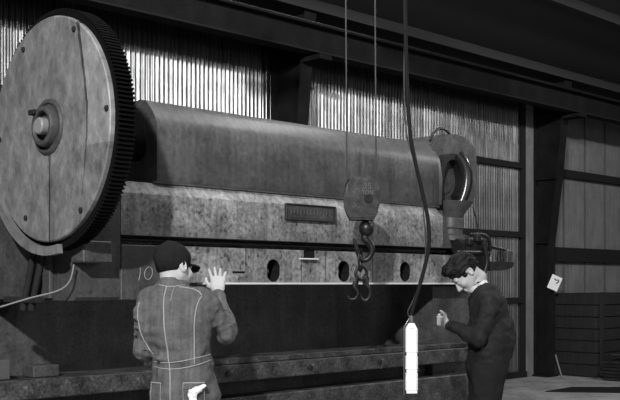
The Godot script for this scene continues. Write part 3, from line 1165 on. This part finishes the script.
	for i in 2:
		var l3 := MB.new()
		l3.tube(ringpts(Vector3(-0.035 + i * 0.06, -0.575 + i * 0.01, 0.0), 0.02, 0.038, Basis(Vector3.UP, 1.3 - i)), 0.007, -1.0, 8, true)
		part(l3, "chain_link", M.hook, s)
	var h1 := MB.new()
	h1.tube(smooth([Vector3(-0.045, -0.58, 0.01), Vector3(-0.055, -0.61, 0.01), Vector3(-0.035, -0.64, 0.01), Vector3(-0.03, -0.675, 0.01), Vector3(-0.055, -0.70, 0.01), Vector3(-0.09, -0.70, 0.01), Vector3(-0.105, -0.68, 0.01)], 4), 0.018, 0.008, 10)
	part(h1, "sling_hook", M.hook, s)
	var h2 := MB.new()
	h2.tube(smooth([Vector3(0.03, -0.56, -0.01), Vector3(0.035, -0.60, -0.01), Vector3(0.055, -0.64, -0.01), Vector3(0.055, -0.68, -0.01), Vector3(0.03, -0.71, -0.01), Vector3(0.0, -0.70, -0.01), Vector3(-0.012, -0.665, -0.01)], 4), 0.018, 0.008, 10)
	part(h2, "sling_hook", M.hook, s)

func ringpts(c: Vector3, rx: float, ry: float, B: Basis) -> Array:
	var o := []
	for i in 20:
		var a := TAU * i / 20
		o.append(c + B * Vector3(rx * cos(a), ry * sin(a), 0))
	return o

# ------------------------------------------------------------------ pendant station
func pendant() -> void:
	var c := Vector3(0.767, 0.0, 1.168)
	var t := thing("pendant_control", "white crane pendant control box hanging on a black cable", "control box", c)
	t.basis = facing()
	var y := 0.92
	for hgt in [0.132, 0.107, 0.170]:
		var b := MB.new()
		b.box(Vector3(0, y + hgt / 2, 0), Vector3(0.075, hgt - 0.006, 0.070), 0.010)
		part(b, "housing_section", M.white, t)
		var g := MB.new()
		g.box(Vector3(0, y + 0.001, 0), Vector3(0.066, 0.014, 0.062), 0.0)
		part(g, "joint", M.white, t)
		for sx in [-1, 1]:
			var s := MB.new()
			s.X = Transform3D(Basis(Vector3.BACK, PI / 2), Vector3(sx * 0.040 + 0.006, y + 0.004, 0.02))
			s.lathe([Vector2(0, 0), Vector2(0.009, 0), Vector2(0.009, 0.012), Vector2(0, 0.012)], 10)
			part(s, "screw", M.iron, t)
		y += hgt
	var nk := MB.new()
	nk.X = Transform3D(Basis.IDENTITY, Vector3(0, y - 0.006, 0))
	nk.lathe([Vector2(0.036, 0), Vector2(0.020, 0.030), Vector2(0.0, 0.030)], 16)
	part(nk, "shoulder", M.white, t)
	var gn := MB.new()
	gn.X = Transform3D(Basis.IDENTITY, Vector3(0, y + 0.022, 0))
	gn.lathe([Vector2(0.014, 0), Vector2(0.014, 0.045), Vector2(0.010, 0.055), Vector2(0.0, 0.055)], 14)
	part(gn, "gland", M.steel, t)
	var hw := MB.new()
	hw.tube([Vector3(-0.048, 0.905, 0.02), Vector3(-0.049, 1.1, 0.02), Vector3(-0.048, 1.33, 0.02), Vector3(-0.01, 1.39, 0.0)], 0.003, -1.0, 6)
	part(hw, "strain_wire", M.steel, t)
	var I := t.transform.affine_inverse()
	var pts := [Vector3(0.767, 1.39, 1.169), Vector3(0.770, 1.43, 1.171), Vector3(0.787, 1.512, 1.189), Vector3(0.823, 1.688, 1.224), Vector3(0.846, 1.846, 1.246), Vector3(0.841, 2.003, 1.242), Vector3(0.814, 2.192, 1.215), Vector3(0.783, 2.381, 1.184), Vector3(0.76, 2.57, 1.162), Vector3(0.747, 2.885, 1.149), Vector3(0.738, 3.389, 1.14), Vector3(0.80, 4.6, 1.08), Vector3(0.85, 5.525, 1.0)]
	var loc := []
	var loc2 := []
	for i in pts.size():
		loc.append(I * pts[i])
		loc2.append(I * pts[i] + Vector3(-0.012 - 0.012 * sin(i * 1.7), 0, -0.02))
	var ca := MB.new()
	ca.tube(smooth(loc, 5), 0.0125, -1.0, 10)
	part(ca, "cable", M.rubber, t)
	var cb := MB.new()
	cb.tube(smooth(loc2, 5), 0.005, -1.0, 6)
	part(cb, "strain_rope", M.rope, t)

# ------------------------------------------------------------------ people
const S := 1.06

func head_field(f: Field) -> void:
	f.ell(Vector3(0, 0.035, 0.012) * S, Vector3(0.077, 0.096, 0.098) * S)
	f.ell(Vector3(0, -0.032, -0.032) * S, Vector3(0.063, 0.088, 0.068) * S, 0.03)
	for s in [-1.0, 1.0]:
		f.cap(Vector3(0.055 * s, -0.045, 0.005) * S, Vector3(0.018 * s, -0.10, -0.064) * S, 0.021 * S, 0.019 * S, 0.03)
		f.ell(Vector3(0.040 * s, -0.030, -0.066) * S, Vector3(0.026, 0.024, 0.024) * S, 0.025)
	f.ell(Vector3(0, -0.102, -0.070) * S, Vector3(0.026, 0.020, 0.024) * S, 0.02)
	f.cap(Vector3(-0.038, 0.022, -0.086) * S, Vector3(0.038, 0.022, -0.086) * S, 0.012 * S, 0.012 * S, 0.02)
	for s in [-1.0, 1.0]:
		f.ell(Vector3(0.031 * s, -0.002, -0.108) * S, Vector3(0.018, 0.012, 0.016) * S, 0.012, Basis.IDENTITY, true)
		f.ell(Vector3(0.031 * s, -0.003, -0.086) * S, Vector3(0.013, 0.012, 0.012) * S, 0.004)
	f.cap(Vector3(0, 0.008, -0.094) * S, Vector3(0, -0.042, -0.118) * S, 0.008 * S, 0.0135 * S, 0.012)
	for s in [-1.0, 1.0]:
		f.ell(Vector3(0.013 * s, -0.046, -0.106) * S, Vector3(0.009, 0.008, 0.011) * S, 0.006)
	f.cap(Vector3(-0.018, -0.069, -0.094) * S, Vector3(0.018, -0.069, -0.094) * S, 0.0075 * S, 0.0075 * S, 0.006)
	f.cap(Vector3(-0.015, -0.081, -0.092) * S, Vector3(0.015, -0.081, -0.092) * S, 0.008 * S, 0.008 * S, 0.006)
	for s in [-1.0, 1.0]:
		var B := Basis(Vector3.UP, -0.45 * s) * Basis(Vector3.RIGHT, 0.15)
		f.ell(Vector3(0.083 * s, -0.004, 0.018) * S, Vector3(0.011, 0.035, 0.022) * S, 0.010, B)
		f.ell(Vector3(0.092 * s, 0.0, 0.014) * S, Vector3(0.008, 0.020, 0.011) * S, 0.006, B, true)
	f.cap(Vector3(0, -0.05, 0.024) * S, Vector3(0, -0.095, 0.032) * S, 0.058 * S, 0.056 * S, 0.03)

# hand: origin at the wrist, +y to the fingers, back of the hand to +z, thumb at x = -side
func hand_field(f: Field, side: float, curl: Array, spread: float) -> void:
	f.cap(Vector3(0, -0.05, 0), Vector3(0, 0.01, 0), 0.026 * S, 0.026 * S, 0.02, 1.0, 1.3)
	for i in 4:
		var bx := (-0.032 + 0.0215 * i) * side * S
		f.cap(Vector3(bx * 0.55, 0.012, 0) * Vector3(1, S, 1), Vector3(bx, (0.090 - 0.006 * absf(i - 1.2)) * S, 0), 0.016 * S, 0.0125 * S, 0.018)
	var ln := [0.080, 0.090, 0.083, 0.064]
	for i in 4:
		var p := Vector3((-0.032 + 0.0215 * i) * side, 0.088 - 0.006 * absf(i - 1.2), 0) * S
		var out := (i - 1.4) * spread * side
		var bend := 0.0
		var cuts := [0.46, 0.30, 0.24]
		for k in 3:
			bend += curl[i] * [0.7, 1.0, 0.7][k]
			var dir := Vector3(sin(out) * cos(bend), cos(out) * cos(bend), -sin(bend))
			var q: Vector3 = p + dir * ln[i] * cuts[k] * S
			f.cap(p, q, (0.0096 - 0.0009 * k) * S, (0.0090 - 0.0009 * k) * S, 0.004)
			p = q
	var a := Vector3(-0.026 * side, 0.022, -0.006) * S
	var b := Vector3(-0.056 * side, 0.052, -0.020) * S
	var c := Vector3(-0.066 * side, 0.085, -0.026) * S
	var e := Vector3(-0.068 * side, 0.110, -0.030) * S
	f.cap(a, b, 0.018 * S, 0.0135 * S, 0.02)
	f.cap(b, c, 0.0125 * S, 0.0105 * S, 0.004)
	f.cap(c, e, 0.0105 * S, 0.0085 * S, 0.004)

func add_head(mb: MB, xf: Transform3D) -> void:
	var f := Field.new(Vector3(-0.13, -0.23, -0.15), Vector3(0.13, 0.16, 0.14), 0.0042)
	head_field(f)
	mb.X = xf
	f.net(mb)
	mb.X = Transform3D.IDENTITY

func add_hand(mb: MB, xf: Transform3D, side: float, curl: Array, spread: float) -> void:
	var f := Field.new(Vector3(-0.13, -0.09, -0.12), Vector3(0.13, 0.24, 0.05), 0.0032)
	hand_field(f, side, curl, spread)
	mb.X = xf
	f.net(mb)
	mb.X = Transform3D.IDENTITY

func seam(mb: MB, f: Field, pts: Array, r: float, dir := Vector3(0, 0, -1)) -> void:
	var q := []
	var dense := smooth(pts, 6)
	for p in dense:
		var w := f.hit(p - dir * 0.5, dir)
		if w != Vector3.INF:
			q.append(w - dir * 0.001)
	if q.size() < 3:
		return
	mb.tube(q, r, -1.0, 5)

func px(a: float, b: float) -> Vector3:   # lengths measured on the first worker's back, 175 to the metre
	return Vector3((a - 180.0) / 175.0, 1.6 + (284.0 - b) / 175.0, 0)

func worker_signalling() -> void:
	var t := thing("person", "person in pale stitched coveralls and dark cap, back turned, right hand raised", "person", Vector3(-0.633, 0.0, 0.623))
	t.basis = facing()
	var neck := Vector3(-0.034, 1.575, 0.0)
	var hB := Basis(Vector3.BACK, 0.20) * Basis(Vector3.UP, deg_to_rad(-34)) * Basis(Vector3.RIGHT, deg_to_rad(-16))
	var hX := Transform3D(hB, Vector3(-0.040, 1.690, -0.045))
	var sL := Vector3(-0.185, 1.490, 0.0)
	var sR := Vector3(0.142, 1.500, -0.01)
	var eL := Vector3(-0.208, 1.235, 0.03)
	var wL := Vector3(-0.14, 1.17, -0.20)
	var eR := Vector3(0.262, 1.315, -0.10)
	var wR := Vector3(0.197, 1.535, -0.27)
	# body: one continuous figure under the clothes, with head and hands of finer grain
	var body := MB.new()
	var f := Field.new(Vector3(-0.40, 0.0, -0.40), Vector3(0.45, 1.70, 0.30), 0.014)
	f.cap(Vector3(0.02, 1.15, 0), Vector3(-0.02, 1.42, 0), 0.14, 0.16, 0.05, 1.0, 1.35)
	f.cap(Vector3(0.03, 0.98, 0), Vector3(0.02, 1.15, 0), 0.15, 0.14, 0.05, 1.0, 1.3)
	f.cap(neck + Vector3(0, -0.06, 0.01), hX * Vector3(0, -0.05, 0.026), 0.070, 0.062, 0.04)
	f.cap(sL, eL, 0.05, 0.04, 0.04)
	f.cap(eL, wL, 0.04, 0.03, 0.02)
	f.cap(sR, eR, 0.05, 0.04, 0.04)
	f.cap(eR, wR, 0.04, 0.03, 0.02)
	for s in [-1.0, 1.0]:
		f.cap(Vector3(0.03 + 0.09 * s, 0.95, 0), Vector3(0.03 + 0.11 * s, 0.52, 0.0), 0.08, 0.055, 0.04)
		f.cap(Vector3(0.03 + 0.11 * s, 0.52, 0), Vector3(0.03 + 0.12 * s, 0.09, 0.02), 0.05, 0.038, 0.03)
		f.cap(Vector3(0.03 + 0.12 * s, 0.045, 0.03), Vector3(0.03 + 0.14 * s, 0.04, -0.16), 0.036, 0.032, 0.03)
	f.net(body)
	add_head(body, hX)
	# right hand held up open, seen from its back
	var fy := Vector3(-0.10, 0.80, -0.59).normalized()
	var fx := Vector3(0.98, 0.06, -0.08)
	fx = (fx - fy * fx.dot(fy)).normalized()
	add_hand(body, Transform3D(Basis(fx, fy, fx.cross(fy)), wR + fy * 0.035), 1.0, [0.10, 0.14, 0.16, 0.20], 0.15)
	var ly := Vector3(0.5, -0.1, -0.85).normalized()
	var lx := Vector3(0.8, 0.2, 0.5)
	lx = (lx - ly * lx.dot(ly)).normalized()
	add_hand(body, Transform3D(Basis(lx, ly, lx.cross(ly)), wL + ly * 0.03), -1.0, [0.5, 0.55, 0.6, 0.6], 0.04)
	part(body, "body", M.skin, t)
	# coveralls
	var c := Field.new(Vector3(-0.42, 0.05, -0.40), Vector3(0.48, 1.68, 0.30), 0.0115)
	c.cap(Vector3(0.022, 1.17, 0), Vector3(-0.012, 1.36, 0.012), 0.150, 0.178, 0.06, 0.93, 1.25)
	c.cap(Vector3(-0.015, 1.36, 0.01), Vector3(-0.026, 1.47, 0.015), 0.178, 0.150, 0.06, 0.93, 1.25)
	c.cap(Vector3(0.028, 0.99, 0.015), Vector3(0.024, 1.15, 0.0), 0.185, 0.158, 0.05, 0.96, 1.2)
	c.cap(Vector3(-0.15, 1.50, 0.0), Vector3(0.10, 1.505, 0.0), 0.066, 0.066, 0.06)
	c.cap(Vector3(-0.034, 1.53, 0.012), Vector3(-0.036, 1.592, 0.0), 0.088, 0.074, 0.035)
	c.cap(sL, eL, 0.076, 0.062, 0.045)
	c.cap(eL, wL, 0.062, 0.048, 0.025)
	c.cap(sR, eR, 0.076, 0.064, 0.045)
	c.cap(eR, wR + Vector3(0, 0.0, 0), 0.064, 0.047, 0.025)
	for s in [-1.0, 1.0]:
		c.cap(Vector3(0.028 + 0.092 * s, 0.97, 0.01), Vector3(0.03 + 0.11 * s, 0.52, 0.0), 0.108, 0.085, 0.03)
		c.cap(Vector3(0.03 + 0.11 * s, 0.52, 0), Vector3(0.03 + 0.12 * s, 0.12, 0.02), 0.083, 0.072, 0.03)
	# sleeve wrinkles and the blouse of cloth above the waistband
	for i in 6:
		var q := eR.lerp(wR, 0.06 + 0.16 * i) + Vector3(0.008, 0.02, 0.074 - 0.003 * i)
		c.cap(q + Vector3(-0.045, 0.018 * (1 if i % 2 else -1), -0.012), q + Vector3(0.042, -0.014, -0.010), 0.016, 0.012, 0.010)
	for i in 4:
		var q := sR.lerp(eR, 0.35 + 0.18 * i) + Vector3(0, 0, 0.078)
		c.cap(q + Vector3(-0.05, -0.02, -0.012), q + Vector3(0.04, 0.025, -0.014), 0.017, 0.012, 0.010)
		var w := sL.lerp(eL, 0.40 + 0.18 * i) + Vector3(0, 0, 0.078)
		c.cap(w + Vector3(-0.045, 0.02, -0.014), w + Vector3(0.04, -0.025, -0.012), 0.017, 0.012, 0.010)
	c.cap(Vector3(-0.10, 1.185, 0.115), Vector3(0.02, 1.178, 0.138), 0.020, 0.024, 0.03)
	c.cap(Vector3(0.05, 1.19, 0.135), Vector3(0.15, 1.215, 0.100), 0.022, 0.016, 0.03)
	c.cap(Vector3(0.06, 1.10, 0.145), Vector3(0.16, 1.02, 0.130), 0.016, 0.012, 0.02)
	c.cap(Vector3(0.05, 1.03, 0.160), Vector3(0.13, 0.98, 0.150), 0.016, 0.012, 0.02)
	# hollow the collar so the neck stands free in it
	c.ell(Vector3(-0.036, 1.67, -0.01), Vector3(0.085, 0.075, 0.080), 0.01, Basis.IDENTITY, true)
	c.rough(noise(301, 5.0, 3), 0.020, Vector3(1.0, 0.7, 1.0))
	var fold := noise(303, 4.5, 2)
	fold.fractal_type = FastNoiseLite.FRACTAL_RIDGED
	c.rough(fold, 0.013, Vector3(0.7, 1.35, 0.7))
	var cm := MB.new()
	c.net(cm)
	var cov := part(cm, "coveralls", M.denim, t)
	var cl := MB.new()
	cl.X = Transform3D(Basis(Vector3.RIGHT, -0.12), Vector3(-0.036, 1.585, -0.008))
	cl.lathe([Vector2(0.084, -0.03), Vector2(0.086, 0.0), Vector2(0.080, 0.032), Vector2(0.076, 0.030), Vector2(0.078, -0.03)], 28, true)
	part(cl, "collar", M.denim, cov)
	var th := MB.new()
	seam(th, c, [px(169, 287), px(167, 300), px(168, 320), px(170, 340), px(173, 366)], 0.0042)
	seam(th, c, [px(173, 366), px(174, 385), px(174, 420), px(175, 470)], 0.0038)
	seam(th, c, [px(141, 302), px(140, 312), px(143, 330), px(149, 344), px(155, 353)], 0.0032)
	seam(th, c, [px(181, 287), px(190, 288), px(199, 291), px(203, 295)], 0.0035)
	seam(th, c, [px(203, 296), px(199, 305), px(197, 325), px(197, 345), px(197, 362)], 0.0034)
	seam(th, c, [px(156, 361), px(170, 361), px(185, 359), px(200, 356), px(212, 354)], 0.003)
	seam(th, c, [px(156, 366), px(172, 367), px(185, 366), px(200, 363), px(213, 359)], 0.003)
	seam(th, c, [px(161, 284.5), px(172, 286.5), px(186, 285)], 0.003)
	seam(th, c, [px(177, 287), px(175, 293), px(174, 300)], 0.002)
	part(th, "stitching", M.thread, cov, "pale contrast stitching")
	# hip pockets: patches laid on the seat
	for q in [[153, 164, 381, 412], [187, 207, 380, 410]]:
		var pk := MB.new()
		var nxp := 5
		var nyp := 6
		var g := []
		for j in nyp + 1:
			var row := []
			for i in nxp + 1:
				var at := px(lerpf(q[0], q[1], float(i) / nxp), lerpf(q[2], q[3], float(j) / nyp)) + Vector3(0, 0, 0.4)
				var w := c.hit(at, Vector3(0, 0, -1))
				for tries in 12:
					if w != Vector3.INF:
						break
					at.x += 0.006 * signf(0.03 - at.x)
					w = c.hit(at, Vector3(0, 0, -1))
				row.append(w + Vector3(0, 0, 0.007))
			g.append(row)
		for j in nyp:
			for i in nxp:
				pk.quad(g[j][i], g[j][i + 1], g[j + 1][i + 1], g[j + 1][i], Vector3.BACK)
		for j in nyp:
			for i in [0, nxp]:
				pk.quad(g[j][i], g[j + 1][i], g[j + 1][i] - Vector3(0, 0, 0.02), g[j][i] - Vector3(0, 0, 0.02), Vector3(-1 if i == 0 else 1, 0, 0))
		for i in nxp:
			pk.quad(g[0][i], g[0][i + 1], g[0][i + 1] - Vector3(0, 0, 0.02), g[0][i] - Vector3(0, 0, 0.02), Vector3.UP)
		part(pk, "pocket", M.denim, cov)
		var ps := MB.new()
		var rim := []
		for i in nxp + 1:
			rim.append(g[0][i] + Vector3(0, 0, 0.002))
		ps.tube(rim, 0.004, -1.0, 5)
		for i in [0, nxp]:
			var sd := []
			for j in nyp + 1:
				sd.append(g[j][i] + Vector3(0, 0, 0.001))
			ps.tube(sd, 0.0018, -1.0, 5)
		part(ps, "pocket_stitching", M.thread, cov)
	# cap: a dark soft crown with a short peak
	var k := Field.new(Vector3(-0.14, -0.09, -0.22), Vector3(0.14, 0.19, 0.16), 0.006)
	k.ell(Vector3(0, 0.045, 0.014) * S, Vector3(0.092, 0.104, 0.112) * S, 0.01)
	k.cut(Vector3(0, -1, -0.10).normalized(), 0.018)
	k.ell(Vector3(0, 0.022, -0.115) * S, Vector3(0.070, 0.012, 0.068) * S, 0.01, Basis(Vector3.RIGHT, -0.15))
	k.rough(noise(311, 14.0, 2), 0.008)
	var km := MB.new()
	km.X = hX
	k.net(km)
	part(km, "cap", M.cap, t)
	# hair below the cap
	var hf := Field.new(Vector3(-0.12, -0.10, -0.12), Vector3(0.12, 0.16, 0.14), 0.006)
	hf.ell(Vector3(0, 0.030, 0.016) * S, Vector3(0.081, 0.095, 0.100) * S, 0.01)
	hf.cut(Vector3(0, -1, -0.5).normalized(), 0.030)
	hf.cut(Vector3(0, 0, -1), 0.02)
	hf.ell(Vector3(0.085, -0.005, 0.018) * S, Vector3(0.03, 0.042, 0.026) * S, 0.005, Basis.IDENTITY, true)
	hf.ell(Vector3(-0.085, -0.005, 0.018) * S, Vector3(0.03, 0.042, 0.026) * S, 0.005, Basis.IDENTITY, true)
	var hm := MB.new()
	hm.X = hX
	hf.net(hm)
	part(hm, "hair", M.hair, t)
	boots(t, [Vector3(-0.09, 0, 0.03), Vector3(0.15, 0, 0.03)], Vector3(0, 0, -1))
	# rag stuffed in the hip pocket
	var rp := c.hit(px(199, 387) + Vector3(0, 0, 0.4), Vector3(0, 0, -1))
	var rag := thing("rag", "crumpled white rag hanging from the coverall hip pocket", "rag", t.transform * rp)
	rag.basis = facing()
	var rf := Field.new(Vector3(-0.08, -0.14, -0.04), Vector3(0.09, 0.08, 0.08), 0.005)
	rf.ell(Vector3(0.010, 0.004, 0.012), Vector3(0.052, 0.020, 0.012), 0.01, Basis(Vector3.BACK, 0.5))
	rf.ell(Vector3(-0.014, -0.045, 0.014), Vector3(0.022, 0.055, 0.011), 0.02, Basis(Vector3.BACK, 0.15))
	rf.rough(noise(321, 26.0, 3), 0.010)
	var rm := MB.new()
	rf.net(rm)
	part(rm, "cloth", M.rag, rag)

func boots(t: Node3D, at: Array, fwd: Vector3) -> void:
	for p in at:
		var f := Field.new(p + Vector3(-0.20, -0.01, -0.24), p + Vector3(0.20, 0.2, 0.20), 0.01)
		f.cap(p + Vector3(0, 0.05, 0) - fwd * 0.03, p + Vector3(0, 0.04, 0) + fwd * 0.17, 0.045, 0.038, 0.03)
		f.cap(p + Vector3(0, 0.05, 0), p + Vector3(0, 0.14, 0) - fwd * 0.01, 0.045, 0.05, 0.03)
		f.cut(Vector3(0, -1, 0), -0.002)
		var m := MB.new()
		f.net(m)
		part(m, "boot", M.boot, t)

func worker_bending() -> void:
	var t := thing("person", "person in a dark jacket with head bowed, reaching towards the press", "person", Vector3(1.933, 0.0, 0.912))
	t.basis = facing()
	# faces -x in this frame, the viewer on the left hand side
	var hB := Basis(Vector3.UP, deg_to_rad(96)) * Basis(Vector3.RIGHT, deg_to_rad(-52))
	var hX := Transform3D(hB, Vector3(-0.160, 1.682, 0.0))
	var neck := Vector3(-0.045, 1.56, 0.0)
	var sN := Vector3(0.0, 1.465, 0.17)
	var sF := Vector3(-0.02, 1.465, -0.19)
	var eN := Vector3(-0.10, 1.215, 0.20)
	var wN := Vector3(-0.275, 1.300, 0.02)
	var eF := Vector3(0.0, 1.20, -0.24)
	var wF := Vector3(0.01, 1.00, -0.22)
	var body := MB.new()
	var f := Field.new(Vector3(-0.45, 0.0, -0.40), Vector3(0.30, 1.72, 0.40), 0.014)
	f.cap(Vector3(0.01, 0.98, 0), Vector3(0.01, 1.40, 0), 0.13, 0.15, 0.05, 1.3, 1.0)
	f.cap(neck + Vector3(0.03, -0.05, 0), hX * Vector3(0, -0.04, 0.026), 0.068, 0.062, 0.04)
	f.cap(sN, eN, 0.05, 0.04, 0.04)
	f.cap(eN, wN, 0.04, 0.03, 0.02)
	f.cap(sF, eF, 0.05, 0.04, 0.04)
	f.cap(eF, wF, 0.04, 0.03, 0.02)
	for s in [-1.0, 1.0]:
		f.cap(Vector3(-0.01, 0.95, 0.09 * s), Vector3(-0.03, 0.52, 0.10 * s), 0.08, 0.055, 0.04)
		f.cap(Vector3(-0.03, 0.52, 0.10 * s), Vector3(0.0, 0.09, 0.11 * s), 0.05, 0.038, 0.03)
		f.cap(Vector3(0.01, 0.045, 0.11 * s), Vector3(-0.17, 0.04, 0.12 * s), 0.036, 0.032, 0.03)
	f.net(body)
	add_head(body, hX)
	var fy := Vector3(-0.62, 0.30, -0.65).normalized()
	var fx := Vector3(0.2, 0.9, 0.3)
	fx = (fx - fy * fx.dot(fy)).normalized()
	add_hand(body, Transform3D(Basis(fx, fy, fx.cross(fy)) * 0.86, wN + fy * 0.03), -1.0, [0.75, 0.85, 0.9, 0.95], 0.03)
	var gy := Vector3(-0.1, -0.95, 0.1).normalized()
	var gx := Vector3(0.1, 0.3, -0.9)
	gx = (gx - gy * gx.dot(gy)).normalized()
	add_hand(body, Transform3D(Basis(gx, gy, gx.cross(gy)), wF + gy * 0.03), 1.0, [0.4, 0.4, 0.4, 0.4], 0.04)
	part(body, "body", M.skin, t)
	# jacket
	var c := Field.new(Vector3(-0.46, 0.88, -0.42), Vector3(0.34, 1.70, 0.42), 0.0115)
	c.cap(Vector3(0.005, 1.03, 0), Vector3(0.03, 1.22, 0), 0.185, 0.195, 0.06, 1.18, 0.95)
	c.cap(Vector3(0.03, 1.22, 0), Vector3(0.0, 1.44, 0), 0.195, 0.165, 0.06, 1.2, 0.95)
	c.cap(Vector3(0.0, 1.475, -0.14), Vector3(0.005, 1.475, 0.14), 0.070, 0.070, 0.06)
	c.cap(Vector3(-0.01, 1.50, 0), Vector3(-0.05, 1.575, 0), 0.088, 0.076, 0.03)
	c.cap(sN, eN, 0.080, 0.068, 0.04)
	c.cap(eN, wN, 0.068, 0.048, 0.025)
	c.cap(sF, eF, 0.080, 0.068, 0.04)
	c.cap(eF, wF, 0.068, 0.048, 0.025)
	c.ell(Vector3(-0.075, 1.63, 0), Vector3(0.066, 0.060, 0.066), 0.01, Basis.IDENTITY, true)
	c.cut(Vector3(0, -1, 0), -0.93)
	c.rough(noise(331, 5.0, 3), 0.020)
	var fold := noise(333, 4.5, 2)
	fold.fractal_type = FastNoiseLite.FRACTAL_RIDGED
	c.rough(fold, 0.014, Vector3(0.8, 1.2, 0.8))
	var cm := MB.new()
	c.net(cm)
	part(cm, "jacket", M.jacket, t)
	var col := MB.new()
	col.X = Transform3D(Basis(Vector3.BACK, 0.5), Vector3(-0.062, 1.578, 0.0))
	col.lathe([Vector2(0.076, -0.01), Vector2(0.079, 0.0), Vector2(0.072, 0.030), Vector2(0.069, 0.028), Vector2(0.071, -0.01)], 24, true)
	part(col, "shirt_collar", M.shirt, t)
	var l := Field.new(Vector3(-0.25, 0.05, -0.30), Vector3(0.25, 1.10, 0.30), 0.013)
	l.cap(Vector3(0.0, 0.98, -0.05), Vector3(0.0, 0.98, 0.05), 0.15, 0.15, 0.05, 1.05, 1.0)
	for s in [-1.0, 1.0]:
		l.cap(Vector3(-0.01, 0.95, 0.09 * s), Vector3(-0.03, 0.52, 0.10 * s), 0.118, 0.088, 0.03)
		l.cap(Vector3(-0.03, 0.52, 0.10 * s), Vector3(0.0, 0.12, 0.11 * s), 0.086, 0.075, 0.03)
	l.rough(noise(341, 6.0, 3), 0.016)
	var lm := MB.new()
	l.net(lm)
	part(lm, "trousers", M.trousers, t)
	# hair
	var hf := Field.new(Vector3(-0.13, -0.11, -0.15), Vector3(0.13, 0.19, 0.16), 0.005)
	hf.ell(Vector3(0, 0.042, 0.018) * S, Vector3(0.088, 0.104, 0.110) * S, 0.01)
	hf.ell(Vector3(0, 0.105, -0.055) * S, Vector3(0.062, 0.040, 0.055) * S, 0.02)
	hf.cut(Vector3(0, -0.72, -0.69).normalized(), 0.032)
	for s in [-1.0, 1.0]:
		hf.ell(Vector3(0.09 * s, -0.012, 0.010) * S, Vector3(0.03, 0.040, 0.026) * S, 0.005, Basis.IDENTITY, true)
	hf.rough(noise(351, 26.0, 3), 0.014, Vector3(1.0, 1.0, 0.4))
	var hm := MB.new()
	hm.X = hX
	hf.net(hm)
	part(hm, "hair", M.hair, t)
	boots(t, [Vector3(0.01, 0, 0.11), Vector3(0.01, 0, -0.11)], Vector3(-1, 0, 0))

# ------------------------------------------------------------------ right bay
func right_bay() -> void:
	# note on the column
	var n := thing("paper_note", "small tilted white paper note pinned on the dark column", "note", Vector3(10.93, 1.62, -4.105))
	n.rotation = Vector3(0.0, deg_to_rad(-40), deg_to_rad(-24))
	var pm := MB.new()
	pm.box(Vector3.ZERO, Vector3(0.19, 0.25, 0.003), 0.0)
	part(pm, "sheet", M.paper, n)
	var mk := MB.new()
	mk.tube(smooth([Vector3(-0.03, 0.07, 0.003), Vector3(0.0, 0.05, 0.003), Vector3(0.04, 0.07, 0.003), Vector3(0.05, 0.03, 0.003), Vector3(0.02, 0.0, 0.003)], 3), 0.009, -1.0, 6)
	part(mk, "dark_mark", M.black, n)
	# dark stacked plates and a crate in the far bay
	var cr := thing("crate", "tall dark wooden crate standing in the far bay", "crate", Vector3(12.40, 0, -3.95))
	for i in 7:
		var b := MB.new()
		b.box(Vector3(0, 0.11 + i * 0.205, 0.42), Vector3(2.2, 0.19, 0.03), 0.006)
		part(b, "front_board", M.wood, cr)
		var b2 := MB.new()
		b2.box(Vector3(-1.09, 0.11 + i * 0.205, 0.0), Vector3(0.03, 0.19, 0.82), 0.006)
		part(b2, "side_board", M.wood, cr)
	var cb := MB.new()
	cb.box(Vector3(0, 0.73, 0), Vector3(2.14, 1.42, 0.80), 0.0)
	part(cb, "core", M.black, cr)
	for x in [-0.95, 0.0, 0.95]:
		var b := MB.new()
		b.box(Vector3(x, 0.73, 0.45), Vector3(0.12, 1.46, 0.03), 0.006)
		part(b, "batten", M.wood, cr)
	var st := thing("plate_stack", "stack of dark steel plates on the floor beside the column", "plate stack", Vector3(11.85, 0, -2.75))
	for i in 6:
		var b := MB.new()
		b.box(Vector3(0.02 * sin(i * 2.1), 0.03 + i * 0.055, 0.03 * cos(i * 1.7)), Vector3(1.75, 0.045, 1.0), 0.004)
		part(b, "plate", M.black, st)
	var sl := MB.new()
	sl.X = Transform3D(Basis(Vector3.BACK, -0.10), Vector3(0.05, 0.60, 0.1))
	var bn := thing("sheet_offcut", "thin dark sheet lying slanted on the plate stack", "sheet", Vector3(11.85, 0.335, -2.75))
	var so := MB.new()
	so.X = Transform3D(Basis(Vector3.BACK, -0.06), Vector3(0.0, 0.05, 0.0))
	so.box(Vector3.ZERO, Vector3(1.5, 0.012, 0.8), 0.002)
	part(so, "sheet", M.frame, bn)
	var lp := thing("bent_strip", "short bent pale metal strip leaning at the foot of the column", "metal strip")
	var lm := MB.new()
	lm.tube(smooth([Vector3(10.775, 0.40, -3.995), Vector3(10.787, 0.35, -3.985), Vector3(10.815, 0.21, -3.96), Vector3(10.86, 0.012, -3.92)], 5), 0.014)
	part(lm, "strip", M.hose, lp)
	var fp := thing("floor_plate", "thin dark steel plate lying on the concrete floor", "plate")
	var fm := MB.new()
	fm.X = Transform3D(Basis.IDENTITY, Vector3(0, 0, 0))
	var pl := PackedVector2Array([Vector2(8.76, -2.92), Vector2(9.6, -2.98), Vector2(10.6, -2.0), Vector2(9.6, -1.8)])
	var up := MB.new()
	up.X = Transform3D(Basis(Vector3.RIGHT, Vector3.BACK, Vector3.UP), Vector3.ZERO)
	up.extrude(pl, 0.001, 0.012)
	part(up, "plate", M.girt, fp)
